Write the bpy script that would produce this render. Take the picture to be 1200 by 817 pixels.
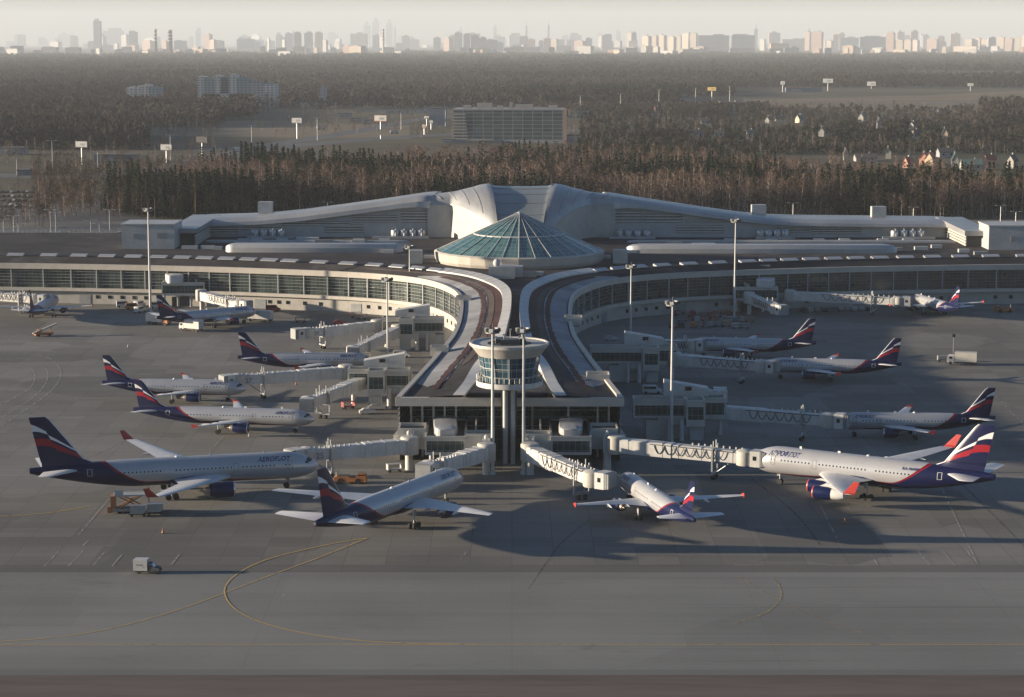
import bpy, bmesh, math, random
import numpy as np
from math import sin, cos, pi, radians, tan, atan2, hypot, sqrt
from mathutils import Vector, Matrix

for _o in list(bpy.data.objects):
    bpy.data.objects.remove(_o)
scene = bpy.context.scene
COL = scene.collection
random.seed(11)

# ------------------------------------------------------------------ camera
CAM_H, FOC, PITCH = 92.0, 2450.0, math.atan(360.5 / 2450.0)      # metres, pixels of the 1200 px wide photo, pitch down
cam_d = bpy.data.cameras.new('camera')
cam = bpy.data.objects.new('camera', cam_d)
COL.objects.link(cam)
cam.location = (0, 0, CAM_H)
cam.rotation_euler = (pi / 2 - PITCH, 0, 0)
cam_d.sensor_width = 36.0
cam_d.lens = 36.0 * FOC / 1200.0
cam_d.clip_start = 1.0
cam_d.clip_end = 160000.0
scene.camera = cam

# ------------------------------------------------------------------ sky, sun, exposure
SUN_EL, SUN_AZ = radians(8.3), radians(-91.0)                     # azimuth from +Y towards +X: the sun stands at the left
world = bpy.data.worlds.new('World')
scene.world = world
world.use_nodes = True
wn = world.node_tree
bg = wn.nodes['Background']
sky = wn.nodes.new('ShaderNodeTexSky')
sky.sky_type = 'NISHITA'
sky.sun_disc = False
sky.sun_elevation = SUN_EL
sky.sun_rotation = SUN_AZ
sky.altitude = 100
sky.air_density = 0.95
sky.dust_density = 1.0
sky.ozone_density = 4.0
wn.links.new(sky.outputs[0], bg.inputs[0])
bg.inputs[1].default_value = 0.061
sun_d = bpy.data.lights.new('sun', 'SUN')
sun_d.energy = 5.0
sun_d.angle = radians(0.7)
sun_d.color = (1.0, 0.83, 0.62)
sun = bpy.data.objects.new('sun', sun_d)
COL.objects.link(sun)
sun_dir = Vector((sin(SUN_AZ) * cos(SUN_EL), cos(SUN_AZ) * cos(SUN_EL), sin(SUN_EL)))
sun.rotation_euler = sun_dir.to_track_quat('Z', 'Y').to_euler()
scene.view_settings.view_transform = 'Standard'
scene.view_settings.look = 'None'
scene.view_settings.exposure = 1.43
scene.view_settings.gamma = 1.0
scene.view_settings.use_curve_mapping = False
scene.cycles.use_denoising = True
scene.cycles.max_bounces = 6
scene.cycles.volume_bounces = 4
scene.cycles.transparent_max_bounces = 16

# ------------------------------------------------------------------ helpers
def at(px, py, z=0.0):
    """where the sight line through a photo pixel meets the level z"""
    u, v = (px - 600.0) / FOC, (408.5 - py) / FOC
    dx, dy, dz = u, cos(PITCH) + v * sin(PITCH), -sin(PITCH) + v * cos(PITCH)
    t = (z - CAM_H) / dz
    return Vector((dx * t, dy * t, z))

def at_depth(px, py, Y):
    u, v = (px - 600.0) / FOC, (408.5 - py) / FOC
    dx, dy, dz = u, cos(PITCH) + v * sin(PITCH), -sin(PITCH) + v * cos(PITCH)
    t = Y / dy
    return Vector((dx * t, Y, CAM_H + dz * t))

def sm(x, a, b):
    t = min(1.0, max(0.0, (x - a) / (b - a)))
    return t * t * (3 - 2 * t)

def catmull(P, n):
    """n samples through the control points (any dimension)"""
    P = [Vector(p) for p in P]
    P = [2 * P[0] - P[1]] + P + [2 * P[-1] - P[-2]]
    out = []
    m = len(P) - 3
    for k in range(n):
        t = k / (n - 1) * m
        i = min(int(t), m - 1)
        f = t - i
        a, b, c, d = P[i:i + 4]
        out.append(0.5 * ((2 * b) + (c - a) * f + (2 * a - 5 * b + 4 * c - d) * f * f + (3 * b - a - 3 * c + d) * f ** 3))
    return out

class Ex:
    """arithmetic on shader sockets"""
    def __init__(s, nt, sock): s.nt, s.s = nt, sock
    def _op(s, op, *o, clamp=False):
        n = s.nt.nodes.new('ShaderNodeMath'); n.operation = op; n.use_clamp = clamp
        for i, x in enumerate((s,) + o):
            if isinstance(x, Ex): s.nt.links.new(x.s, n.inputs[i])
            else: n.inputs[i].default_value = x
        return Ex(s.nt, n.outputs[0])
    def __add__(s, o): return s._op('ADD', o)
    __radd__ = __add__
    def __sub__(s, o): return s._op('SUBTRACT', o)
    def __mul__(s, o): return s._op('MULTIPLY', o)
    __rmul__ = __mul__
    def __lt__(s, o): return s._op('LESS_THAN', o)
    def __gt__(s, o): return s._op('GREATER_THAN', o)
    def abs(s): return s._op('ABSOLUTE')
    def fract(s): return s._op('FRACT')
    def floor(s): return s._op('FLOOR')
    def sin(s): return s._op('SINE')
    def max(s, o): return s._op('MAXIMUM', o)
    def min(s, o): return s._op('MINIMUM', o)
    def ramp(s, a, b):
        n = s.nt.nodes.new('ShaderNodeMapRange'); n.interpolation_type = 'SMOOTHSTEP'
        s.nt.links.new(s.s, n.inputs[0]); n.inputs[1].default_value = a; n.inputs[2].default_value = b
        return Ex(s.nt, n.outputs[0])

def mixc(nt, fac, a, b):
    n = nt.nodes.new('ShaderNodeMix'); n.data_type = 'RGBA'
    for sock, x in ((n.inputs[0], fac), (n.inputs[6], a), (n.inputs[7], b)):
        if isinstance(x, Ex): nt.links.new(x.s, sock)
        elif isinstance(x, (int, float)): sock.default_value = x
        elif isinstance(x, tuple): sock.default_value = x if len(x) == 4 else x + (1,)
        else: nt.links.new(x, sock)
    return n.outputs[2]

def noise(nt, scale, detail=4, vec=None, rough=0.55, dist=0.0):
    n = nt.nodes.new('ShaderNodeTexNoise'); n.inputs['Scale'].default_value = scale
    n.inputs['Detail'].default_value = detail; n.inputs['Roughness'].default_value = rough
    n.inputs['Distortion'].default_value = dist
    if vec is not None: nt.links.new(vec, n.inputs['Vector'])
    return Ex(nt, n.outputs[0])

def objco(nt, scale=(1, 1, 1), rot=(0, 0, 0)):
    t = nt.nodes.new('ShaderNodeTexCoord'); m = nt.nodes.new('ShaderNodeMapping')
    m.inputs['Scale'].default_value = scale; m.inputs['Rotation'].default_value = rot
    nt.links.new(t.outputs['Object'], m.inputs['Vector'])
    return m.outputs[0]

def xyz(nt, vec):
    s = nt.nodes.new('ShaderNodeSeparateXYZ'); nt.links.new(vec, s.inputs[0])
    return [Ex(nt, s.outputs[i]) for i in range(3)]

def new_mat(name, rough=0.6, metal=0.0, spec=0.5):
    m = bpy.data.materials.new(name); m.use_nodes = True
    b = m.node_tree.nodes['Principled BSDF']
    b.inputs['Roughness'].default_value = rough; b.inputs['Metallic'].default_value = metal
    b.inputs['Specular IOR Level'].default_value = spec
    return m, m.node_tree, b

def mat(name, col, rough=0.6, metal=0.0, var=0.18, scale=0.35, spec=0.5, col2=None, stretch=(1, 1, 1)):
    """a surface whose own colour is mottled by two sizes of noise"""
    m, nt, b = new_mat(name, rough, metal, spec)
    if var <= 0 and col2 is None:
        b.inputs['Base Color'].default_value = tuple(col) + (1,)
        return m
    v = objco(nt, stretch)
    f = (noise(nt, scale, 5, v) * 0.65 + noise(nt, scale * 6.3, 3, v) * 0.35).ramp(0.3, 0.7)
    lo = col2 if col2 else tuple(c * (1 - var) for c in col)
    hi = col if col2 else tuple(min(1, c * (1 + var)) for c in col)
    nt.links.new(mixc(nt, f, tuple(lo), tuple(hi)), b.inputs['Base Color'])
    return m

class MB:
    """collects faces; build() links them as one mesh object"""
    def __init__(s): s.v, s.f, s.m, s.uv = [], [], [], {}
    def add(s, pts, faces, mi=0):
        o = len(s.v); s.v += [tuple(p) for p in pts]
        for f in faces: s.f.append(tuple(o + i for i in f)); s.m.append(mi)
        return o
    def quad(s, a, b, c, d, mi=0): s.add((a, b, c, d), [(0, 1, 2, 3)], mi)
    def box(s, c, size, rz=0.0, mi=0, taper=1.0, shift=(0, 0)):
        cx, cy, cz = c; hx, hy, hz = size[0] / 2, size[1] / 2, size[2] / 2
        pts = []
        for z, k, sh in ((-hz, 1, (0, 0)), (hz, taper, shift)):
            for x, y in ((-hx, -hy), (hx, -hy), (hx, hy), (-hx, hy)):
                x, y = x * k + sh[0], y * k + sh[1]
                pts.append((cx + x * cos(rz) - y * sin(rz), cy + x * sin(rz) + y * cos(rz), cz + z))
        s.add(pts, [(3, 2, 1, 0), (4, 5, 6, 7), (0, 1, 5, 4), (1, 2, 6, 5), (2, 3, 7, 6), (3, 0, 4, 7)], mi)
    def loft(s, rings, closed=True, cap0=True, cap1=True, mi=0):
        n = len(rings[0]); o = len(s.v)
        for r in rings: s.v += [tuple(p) for p in r]
        for i in range(len(rings) - 1):
            for j in range(n if closed else n - 1):
                k = (j + 1) % n
                s.f.append((o + i * n + j, o + i * n + k, o + (i + 1) * n + k, o + (i + 1) * n + j)); s.m.append(mi)
        if cap0 and closed: s.f.append(tuple(o + j for j in reversed(range(n)))); s.m.append(mi)
        if cap1 and closed: s.f.append(tuple(o + (len(rings) - 1) * n + j for j in range(n))); s.m.append(mi)
        return o
    def tube(s, path, r, n=8, mi=0, cap=True):
        P = [Vector(p) for p in path]; rr = r if isinstance(r, (list, tuple)) else [r] * len(P)
        rings = []; up = None
        for i, p in enumerate(P):
            t = (P[min(i + 1, len(P) - 1)] - P[max(i - 1, 0)]).normalized()
            if up is None: up = Vector((0, 0, 1)) if abs(t.z) < 0.9 else Vector((1, 0, 0))
            a = t.cross(up).normalized(); b = a.cross(t).normalized(); up = b
            rings.append([p + rr[i] * (cos(2 * pi * k / n) * a + sin(2 * pi * k / n) * b) for k in range(n)])
        s.loft(rings, True, cap, cap, mi)
    def lathe(s, prof, n=24, c=(0, 0, 0), axis='z', mi=0, cap=False):
        rings = []
        for r, h in prof:
            ring = []
            for k in range(n):
                a = 2 * pi * k / n
                if axis == 'z': ring.append((c[0] + r * cos(a), c[1] + r * sin(a), c[2] + h))
                else: ring.append((c[0] + h, c[1] + r * cos(a), c[2] + r * sin(a)))
            rings.append(ring)
        s.loft(rings, True, cap, cap, mi)
    def prism(s, poly, z0, z1, mi=0):
        n = len(poly)
        s.loft([[(x, y, z0) for x, y in poly], [(x, y, z1) for x, y in poly]], True, True, True, mi)
    def ribbon(s, path, w, z, mi=0):
        P = [Vector((p[0], p[1], 0)) for p in path]
        L, R = [], []
        for i, p in enumerate(P):
            t = (P[min(i + 1, len(P) - 1)] - P[max(i - 1, 0)]).normalized(); nrm = Vector((-t.y, t.x, 0))
            ww = w[i] if isinstance(w, (list, tuple)) else w
            zz = z[i] if isinstance(z, (list, tuple)) else z
            L.append(p + nrm * ww / 2 + Vector((0, 0, zz))); R.append(p - nrm * ww / 2 + Vector((0, 0, zz)))
        s.loft([R, L][::1], False, mi=mi) if False else None
        for i in range(len(P) - 1): s.quad(R[i], R[i + 1], L[i + 1], L[i], mi)
    def build(s, name, mats, parent=None, smooth=None, keep=False):
        me = bpy.data.meshes.new(name)
        me.from_pydata(s.v, [], s.f)
        for m in (mats if isinstance(mats, (list, tuple)) else [mats]): me.materials.append(m)
        if len(me.materials) > 1: me.polygons.foreach_set('material_index', s.m)
        if smooth is not None:
            me.polygons.foreach_set('use_smooth', [True] * len(me.polygons))
            me.set_sharp_from_angle(angle=radians(smooth))
        me.update()
        o = bpy.data.objects.new(name, me); COL.objects.link(o)
        if parent is not None:
            o.parent = parent
            if keep: o.matrix_parent_inverse = parent.matrix_basis.inverted()
        return o

def tag(o, label=None, cat=None, group=None, kind=None):
    if label: o['label'] = label
    if cat: o['category'] = cat
    if group: o['group'] = group
    if kind: o['kind'] = kind
    return o

def empty(name, loc, rz=0.0, label=None, cat=None, group=None):
    o = bpy.data.objects.new(name, None); COL.objects.link(o)
    o.empty_display_size = 0.5
    o.location = loc; o.rotation_euler = (0, 0, rz)
    return tag(o, label, cat, group)

KIDS = {}
def copy_tree(o, parent=None):
    c = o.copy(); COL.objects.link(c)
    if parent is not None: c.parent = parent
    kids = KIDS.get(o.name)
    if kids is None: kids = KIDS[o.name] = list(o.children)
    for ch in kids: copy_tree(ch, c)
    return c

def dup(o, loc, rz, label, group=None, scale=None):
    c = copy_tree(o); c.location = loc; c.rotation_euler = (0, 0, rz); c['label'] = label
    if group: c['group'] = group
    if scale: c.scale = scale if isinstance(scale, tuple) else (scale,) * 3
    return c

# ------------------------------------------------------------------ common materials
M = {}
M['white_paint'] = mat('white_paint', (0.43, 0.425, 0.41), 0.5, var=0.15)
M['cream_panel'] = mat('cream_panel', (0.40, 0.385, 0.35), 0.55, var=0.12)
M['grey_panel'] = mat('grey_panel', (0.34, 0.35, 0.35), 0.55, var=0.14, scale=0.2)
M['mid_grey'] = mat('mid_grey', (0.2, 0.21, 0.215), 0.6, var=0.18)
M['dark_grey'] = mat('dark_grey', (0.045, 0.048, 0.052), 0.6, var=0.25)
M['black_rubber'] = mat('black_rubber', (0.012, 0.012, 0.013), 0.75, var=0.2)
M['steel'] = mat('steel', (0.36, 0.37, 0.38), 0.4, 0.6, var=0.12)
M['roof_metal'] = mat('roof_metal', (0.36, 0.365, 0.37), 0.42, 0.3, var=0.10, scale=0.08)
M['orange_paint'] = mat('orange_paint', (0.34, 0.125, 0.035), 0.55, var=0.3)
M['yellow_paint'] = mat('yellow_paint', (0.52, 0.34, 0.06), 0.5, var=0.2)
M['red_paint'] = mat('red_paint', (0.20, 0.035, 0.03), 0.6, var=0.2)
M['blue_paint'] = mat('blue_paint', (0.012, 0.016, 0.075), 0.3, var=0.15)
M['car_glass'] = mat('car_glass', (0.012, 0.015, 0.018), 0.12, var=0.1)
M['lamp_glass'] = mat('lamp_glass', (0.5, 0.5, 0.48), 0.2, var=0.1)
def set_uv(o, per_vertex, name='liv'):
    me = o.data
    lay = me.uv_layers.new(name=name)
    idx = np.empty(len(me.loops), dtype=np.int32); me.loops.foreach_get('vertex_index', idx)
    uv = np.asarray(per_vertex, dtype=np.float32)[idx]
    lay.data.foreach_set('uv', uv.ravel())

def uvxy(nt, name):
    n = nt.nodes.new('ShaderNodeUVMap'); n.uv_map = name
    x, y, _ = xyz(nt, n.outputs[0])
    return x, y

# ------------------------------------------------------------------ ground sheets
def sheet(name, x0, x1, y0, y1, z, m, nx=1, ny=1):
    b = MB(); o = len(b.v)
    for j in range(ny + 1):
        for i in range(nx + 1):
            b.v.append((x0 + (x1 - x0) * i / nx, y0 + (y1 - y0) * j / ny, z))
    for j in range(ny):
        for i in range(nx):
            k = j * (nx + 1) + i
            b.f.append((k, k + 1, k + nx + 2, k + nx + 1)); b.m.append(0)
    return tag(b.build(name, m), kind='structure')

def pavement_mat(name, lo, hi, slab, joint=0.75, streak=1.0, patches=0.35):
    """worn paving: poured slabs of slightly different tone, joints, tyre streaks along X, oil stains"""
    m, nt, b = new_mat(name, 0.82, 0, 0.35)
    v = objco(nt)
    big = noise(nt, 0.012, 5, v, 0.6)
    st = noise(nt, 0.05, 6, objco(nt, (0.05, 1.0, 1.0)), 0.65)
    st2 = noise(nt, 0.22, 4, objco(nt, (0.02, 1.0, 1.0)), 0.6)
    fine = noise(nt, 1.1, 4, v, 0.7)
    br = nt.nodes.new('ShaderNodeTexBrick'); nt.links.new(v, br.inputs['Vector'])
    br.offset = 0.0; br.inputs['Scale'].default_value = 1.0
    br.inputs['Brick Width'].default_value = slab[0]; br.inputs['Row Height'].default_value = slab[1]
    br.inputs['Mortar Size'].default_value = 0.075; br.inputs['Mortar Smooth'].default_value = 0.3
    br.inputs['Color1'].default_value = (0, 0, 0, 1); br.inputs['Color2'].default_value = (1, 1, 1, 1)
    br.inputs['Mortar'].default_value = (0.5, 0.5, 0.5, 1)
    sl, _, _ = xyz(nt, br.outputs['Color'])
    f = (big * (0.55) + st * (0.30 * streak) + st2 * (0.16 * streak) + fine * 0.14 + sl * 0.10 * patches * 3) + (-0.08)
    f = f.ramp(0.36, 0.72)
    c = mixc(nt, f, lo, hi)
    pat = nt.nodes.new('ShaderNodeTexVoronoi'); pat.distance = 'CHEBYCHEV'; pat.inputs['Scale'].default_value = .035; pat.inputs['Randomness'].default_value = .8
    nt.links.new(v, pat.inputs['Vector']); pc, _, _ = xyz(nt, pat.outputs['Color'])
    c = mixc(nt, (pc > 0.80) * (0.35 * patches / .35), c, tuple(x * 1.18 for x in hi)); c = mixc(nt, (pc < 0.14) * (0.40 * patches / .35), c, tuple(x * 0.85 for x in lo))
    tyre = noise(nt, 0.55, 4, objco(nt, (0.018, 1.0, 1.0)), 0.6).ramp(0.58, 0.72)
    c = mixc(nt, tyre * 0.30 * streak, c, tuple(x * 0.6 for x in lo))
    stain = noise(nt, 0.07, 6, objco(nt, (0.45, 1, 1)), 0.7).ramp(0.60, 0.78)
    c = mixc(nt, stain * 0.6, c, tuple(x * 0.45 for x in lo))
    jt = Ex(nt, br.outputs['Fac'])
    c = mixc(nt, jt * joint, c, tuple(x * 0.5 for x in lo))
    nt.links.new(c, b.inputs['Base Color'])
    bp = nt.nodes.new('ShaderNodeBump'); bp.inputs['Strength'].default_value = 0.15; bp.inputs['Distance'].default_value = 0.05
    nt.links.new(fine.s, bp.inputs['Height']); nt.links.new(bp.outputs[0], b.inputs['Normal'])
    return m

M['apron'] = pavement_mat('apron_concrete', (0.094, 0.090, 0.079), (0.182, 0.173, 0.155), (7.5, 7.5), 0.5)
M['taxiway'] = pavement_mat('taxiway_asphalt', (0.124, 0.123, 0.1120), (0.196, 0.194, 0.179), (40.0, 9.0), 0.25, 1.3, 0.10)
M['shoulder'] = pavement_mat('shoulder_asphalt', (0.128, 0.128, 0.118), (0.178, 0.176, 0.164), (60.0, 12.0), 0.2, 0.8, 0.05)
M['drain'] = pavement_mat('drain_strip', (0.082, 0.077, 0.070), (0.130, 0.123, 0.112), (30.0, 3.0), 0.3, 1.2, 0.1)

def earth_mat():
    m, nt, b = new_mat('earth', 0.95, 0, 0.1)
    v = objco(nt)
    a = noise(nt, 0.0022, 7, v, 0.6).ramp(0.38, 0.62)
    c = noise(nt, 0.02, 6, v, 0.65).ramp(0.35, 0.68)
    d = noise(nt, 0.008, 4, objco(nt, (0.35, 1, 1)), 0.6).ramp(0.45, 0.62)
    col = mixc(nt, a, (0.085, 0.072, 0.048), (0.125, 0.105, 0.075))
    col = mixc(nt, c * 0.6, col, (0.060, 0.055, 0.040))
    col = mixc(nt, d * 0.5, col, (0.115, 0.112, 0.070))
    nt.links.new(col, b.inputs['Base Color'])
    return m
M['earth'] = earth_mat()
M['dead_grass'] = mat('dead_grass', (0.155, 0.128, 0.115), 0.95, var=0.35, scale=0.12, spec=0.1, col2=(0.10, 0.083, 0.076), stretch=(0.12, 1, 1))

sheet('ground', -48000, 48000, -1500, 64000, -0.03, M['earth'])
y_of = lambda py: at(600, py).y
sheet('apron', -700, 700, 200, 1085, 0.0, M['apron'])
sheet('taxiway', -700, 700, y_of(785), y_of(671), 0.03, M['taxiway'])
sheet('taxiway_shoulder', -700, 700, y_of(791.5), y_of(785), 0.03, M['shoulder'])
sheet('drainage_strip', -700, 700, y_of(671), y_of(662), 0.03, M['drain'])
sheet('grass_verge', -700, 700, 200, y_of(791.5), 0.05, M['dead_grass'])

# painted lines, worn
def worn(name, col, lo, hi):
    m, nt, b = new_mat(name, 0.8, 0, 0.3)
    f = noise(nt, 0.35, 5, objco(nt), 0.7).ramp(lo, hi)
    b.inputs['Base Color'].default_value = col + (1,)
    tr = nt.nodes.new('ShaderNodeBsdfTransparent'); mx_ = nt.nodes.new('ShaderNodeMixShader')
    nt.links.new(f.s, mx_.inputs[0]); nt.links.new(tr.outputs[0], mx_.inputs[1]); nt.links.new(b.outputs[0], mx_.inputs[2])
    nt.links.new(mx_.outputs[0], nt.nodes['Material Output'].inputs['Surface'])
    return m
M['yellow_line'] = worn('yellow_line', (0.50, 0.335, 0.10), 0.22, 0.50)
M['faint_yellow'] = worn('faint_yellow', (0.40, 0.28, 0.10), 0.32, 0.65)
M['white_line'] = worn('white_line', (0.36, 0.35, 0.325), 0.30, 0.66)
M['black_line'] = worn('black_line', (0.06, 0.057, 0.053), 0.3, 0.75)

def line(name, px, w, m, z=0.06, n=60):
    P = [at(x, y) for x, y in px]
    pts = catmull(P, n) if len(P) > 2 else P
    b = MB(); b.ribbon([(p.x, p.y) for p in pts], w, z)
    return tag(b.build(name, m), kind='structure')

line('taxi_line', [(430, 631), (395, 636.5), (350, 646), (310, 657), (281, 671), (265, 686), (264.5, 700), (277, 715), (305, 729), (350, 741), (410, 750), (480, 754.4), (560, 755.6)], 0.26, M['yellow_line'], 0.070, 120)
line('taxi_line', [(430, 631), (370, 655), (300, 681), (240, 704), (180, 724), (120, 739), (60, 748), (-30, 754)], 0.24, M['yellow_line'], 0.066, 90)
line('taxi_line', [(-30, 755.7), (1230, 755.7)], 0.24, M['yellow_line'], 0.062)
line('taxi_line', [(905, 678), (912.5, 686), (915.5, 697), (911, 707), (900, 717), (884, 724), (860, 731)], 0.22, M['faint_yellow'], 0.070)
line('taxi_line', [(868, 677), (905, 699), (960, 725), (1010, 742)], 0.18, M['faint_yellow'], 0.066)
line('taxi_line', [(-20, 606), (50, 602), (108, 593)], 0.3, M['yellow_line'], 0.05)
for q in ([(-10, 423), (20, 420), (45, 424), (56, 437), (50, 455), (30, 472), (-10, 497)],
          [(-10, 416), (25, 414), (55, 419), (70, 432), (68, 448), (48, 468), (-10, 507)],
          [(-10, 430), (15, 428), (35, 432), (41, 441), (35, 455), (15, 467), (-10, 480)]):
    line('apron_marking', q, 0.24, M['white_line'], 0.05)
for x0, y0, x1, y1 in ((52, 664, 69, 646), (80, 664, 97, 646), (108, 664, 123, 647), (131, 664, 143, 650), (200, 663, 211, 649), (97, 640, 104, 633), (92, 627, 128, 585), (150, 562, 163, 545),
                       (220, 550, 232, 540), (93, 535, 100, 526), (1076, 646, 1090, 663), (1105, 646, 1119, 663), (1133, 646, 1146, 661), (1076, 646, 1138, 646.3),
                       (1021, 650, 1029, 663), (1158, 455, 1200, 498), (0, 404, 22, 391), (118, 420, 150, 419), (290, 545, 330, 540), (540, 655, 546, 648), (1100, 565, 1145, 660), (960, 590, 985, 640), (70, 520, 60, 533), (860, 662.4, 1045, 662.8), (245, 530, 262, 512), (330, 700, 333, 697)):
    line('apron_marking', [(x0, y0), (x1, y1)], 0.18, M['white_line'], 0.05)
line('apron_marking', [(-10, 560), (50, 556), (120, 530), (160, 510)], 0.18, M['black_line'], 0.05)
line('apron_marking', [(880, 560), (930, 600), (962, 640)], 0.3, M['black_line'], 0.05)
line('apron_marking', [(1120, 560), (1170, 610), (1215, 655)], 0.25, M['black_line'], 0.05)
line('apron_marking', [(620, 690), (655, 640), (690, 610)], 0.2, M['black_line'], 0.05)

M['lead_in'] = worn('lead_in_line', (0.34, 0.25, 0.10), 0.38, 0.72)
for q in ([(180, 600), (280, 588), (372, 583)], [(160, 512), (260, 510), (375, 512)], [(140, 474), (220, 474), (283, 476)], [(985, 515), (1060, 513), (1160, 512)], [(905, 447), (980, 446), (1060, 445)],
          [(815, 418), (880, 417), (950, 416)], [(893, 580), (1000, 590), (1180, 604)], [(728, 585), (770, 612), (820, 642)], [(820, 642), (870, 660), (940, 668)], [(940, 604), (1060, 598), (1210, 600)], [(-10, 520), (80, 508), (160, 512)], [(-10, 480), (70, 474), (140, 474)]):
    line('stand_line', q, 0.2, M['lead_in'], 0.05)
# ------------------------------------------------------------------ the terminal
TH = -0.0102
T = empty('airport_terminal', (-5.14, 0.02, 0), TH, 'long low airport terminal with curved glass wings and glass cone over its pier', 'terminal')
def Lw(x, y): # world -> terminal plan
    dx, dy = x + 5.14, y - 0.02
    return dx * cos(TH) + dy * sin(TH), -dx * sin(TH) + dy * cos(TH)
def LP(px, py, z):
    p = at(px, py, z); q = Lw(p.x, p.y); return Vector((q[0], q[1], z))
def LD(px, py, ly):
    p = at_depth(px, py, ly); q = Lw(p.x, p.y); return Vector((q[0], ly, p.z))

def curtain_mat(name, w, h, glass, glass2, bar, barw=0.06, rough=0.12, slats=True):
    """curtain wall in metres of its own uv: panes of varied tone behind slim bars and sun slats"""
    m, nt, b = new_mat(name, rough, 0, 0.7)
    u, v = uvxy(nt, 'liv')
    cell = nt.nodes.new('ShaderNodeTexWhiteNoise'); cell.noise_dimensions = '2D'
    cb = nt.nodes.new('ShaderNodeCombineXYZ')
    nt.links.new((u * (1 / w)).floor().s, cb.inputs[0]); nt.links.new((v * (1 / h)).floor().s, cb.inputs[1])
    nt.links.new(cb.outputs[0], cell.inputs['Vector'])
    rnd = Ex(nt, cell.outputs['Value'])
    n2 = noise(nt, 0.09, 4, objco(nt), 0.6).ramp(0.4, 0.7)
    c = mixc(nt, (rnd * 0.6 + n2 * 0.5), glass, glass2)
    gu, gv = (u * (1 / w)).fract(), (v * (1 / h)).fract()
    line_ = (gu < barw / w).max(gv < barw / h)
    c = mixc(nt, line_, c, bar)
    nt.links.new(c, b.inputs['Base Color'])
    nt.links.new((line_ * 0.4 + rough).s, b.inputs['Roughness'])
    return m
M['facade_glass'] = curtain_mat('facade_glass', 1.5, 1.6, (0.010, 0.017, 0.018), (0.050, 0.070, 0.064), (0.12, 0.13, 0.13))
M['tower_glass'] = curtain_mat('tower_glass', 1.2, 1.7, (0.010, 0.035, 0.055), (0.03, 0.085, 0.115), (0.30, 0.32, 0.33), 0.07)
M['gate_glass'] = curtain_mat('gate_glass', 1.3, 1.5, (0.016, 0.028, 0.027), (0.055, 0.08, 0.072), (0.2, 0.21, 0.21), 0.07)
M['cone_glass'] = curtain_mat('cone_glass', 1.5, 2.2, (0.032, 0.092, 0.094), (0.09, 0.18, 0.175), (0.20, 0.25, 0.26), 0.09, 0.14)
M['parapet'] = mat('parapet_panel', (0.40, 0.37, 0.325), 0.6, var=0.1, scale=0.25)
M['base_wall'] = mat('base_wall', (0.33, 0.315, 0.285), 0.7, var=0.14, scale=0.2)
def roof_mat(name, lo, hi, frost, amt):
    m, nt, b = new_mat(name, 0.9, 0, 0.12)
    v = objco(nt)
    f = noise(nt, 0.05, 6, v, 0.65).ramp(0.35, 0.68)
    c = mixc(nt, f, lo, hi)
    fr = noise(nt, 0.10, 6, objco(nt, (0.4, 1, 1)), 0.75).ramp(0.52, 0.72)
    c = mixc(nt, fr * amt, c, frost)
    nt.links.new(c, b.inputs['Base Color'])
    return m
M['roof_dark'] = roof_mat('roof_felt', (0.030, 0.028, 0.031), (0.054, 0.050, 0.052), (0.17, 0.17, 0.175), 0.5)
M['roof_brown'] = roof_mat('roof_brown', (0.07, 0.053, 0.048), (0.12, 0.095, 0.085), (0.20, 0.19, 0.185), 0.4)
M['deck_frost'] = roof_mat('deck_frosty', (0.19, 0.195, 0.205), (0.30, 0.305, 0.315), (0.40, 0.41, 0.42), 0.8)
M['path_red'] = roof_mat('path_red_brown', (0.050, 0.028, 0.028), (0.085, 0.048, 0.046), (0.12, 0.10, 0.1), 0.2)
M['hall_skin'] = None
def skin_mat():
    m, nt, b = new_mat('hall_skin', 0.36, 0.25, 0.5)
    x, y, z = xyz(nt, objco(nt))
    f = noise(nt, 0.04, 5, objco(nt), 0.6).ramp(0.3, 0.7)
    c = mixc(nt, f, (0.25, 0.255, 0.26), (0.35, 0.35, 0.345))
    seam = ((x * 0.30).fract() < 0.05).max((y * 0.22).fract() < 0.04)
    c = mixc(nt, seam * 0.5, c, (0.18, 0.19, 0.2))
    nt.links.new(c, b.inputs['Base Color'])
    return m
M['hall_skin'] = skin_mat()

# edge (E), outer (R) and inner (S) lines of the roof-top skylight, half plans, paired
E_ = [(25.3, 455), (22.4, 486), (19.3, 521), (16.6, 559), (16.3, 600), (18.0, 643), (22.6, 667), (30.5, 686), (42, 698.5), (58, 708), (80, 716), (108, 724), (140, 730), (180, 735), (240, 738)]
R_ = [(12.6, 455), (9.6, 484), (5.6, 521), (4.3, 559), (3.8, 600), (4.9, 636), (9.5, 660), (17, 679.5), (28.5, 693.5), (47, 707.5), (73, 719), (103, 729), (137, 736), (180, 741.5), (240, 744.5)]
S_ = [(9.8, 455), (6.9, 486), (2.9, 522), (1.7, 559), (1.2, 600), (2.1, 637.5), (6.4, 663), (14.0, 683), (26, 698), (45, 711.2), (71.5, 722.5), (102, 732.5), (136.3, 739.6), (180, 745), (240, 748)]
NS = 113
Ec, Rc, Sc = catmull([p + (0,) for p in E_], NS), catmull([p + (0,) for p in R_], NS), catmull([p + (0,) for p in S_], NS)
def side(C, s): return [Vector((s * p.x, p.y, 0)) for p in C]
def inward(C, s):
    N = []
    for i, p in enumerate(C):
        t = (C[min(i + 1, len(C) - 1)] - C[max(i - 1, 0)]).normalized()
        n = Vector((-t.y, t.x, 0)) if s > 0 else Vector((t.y, -t.x, 0))
        N.append(n)
    return N
ZE, ZR, ZI = 13.5, 15.8, 14.6
def zr(i): return ZI + (ZR - ZI) * sm(i, 4, 11)
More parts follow.
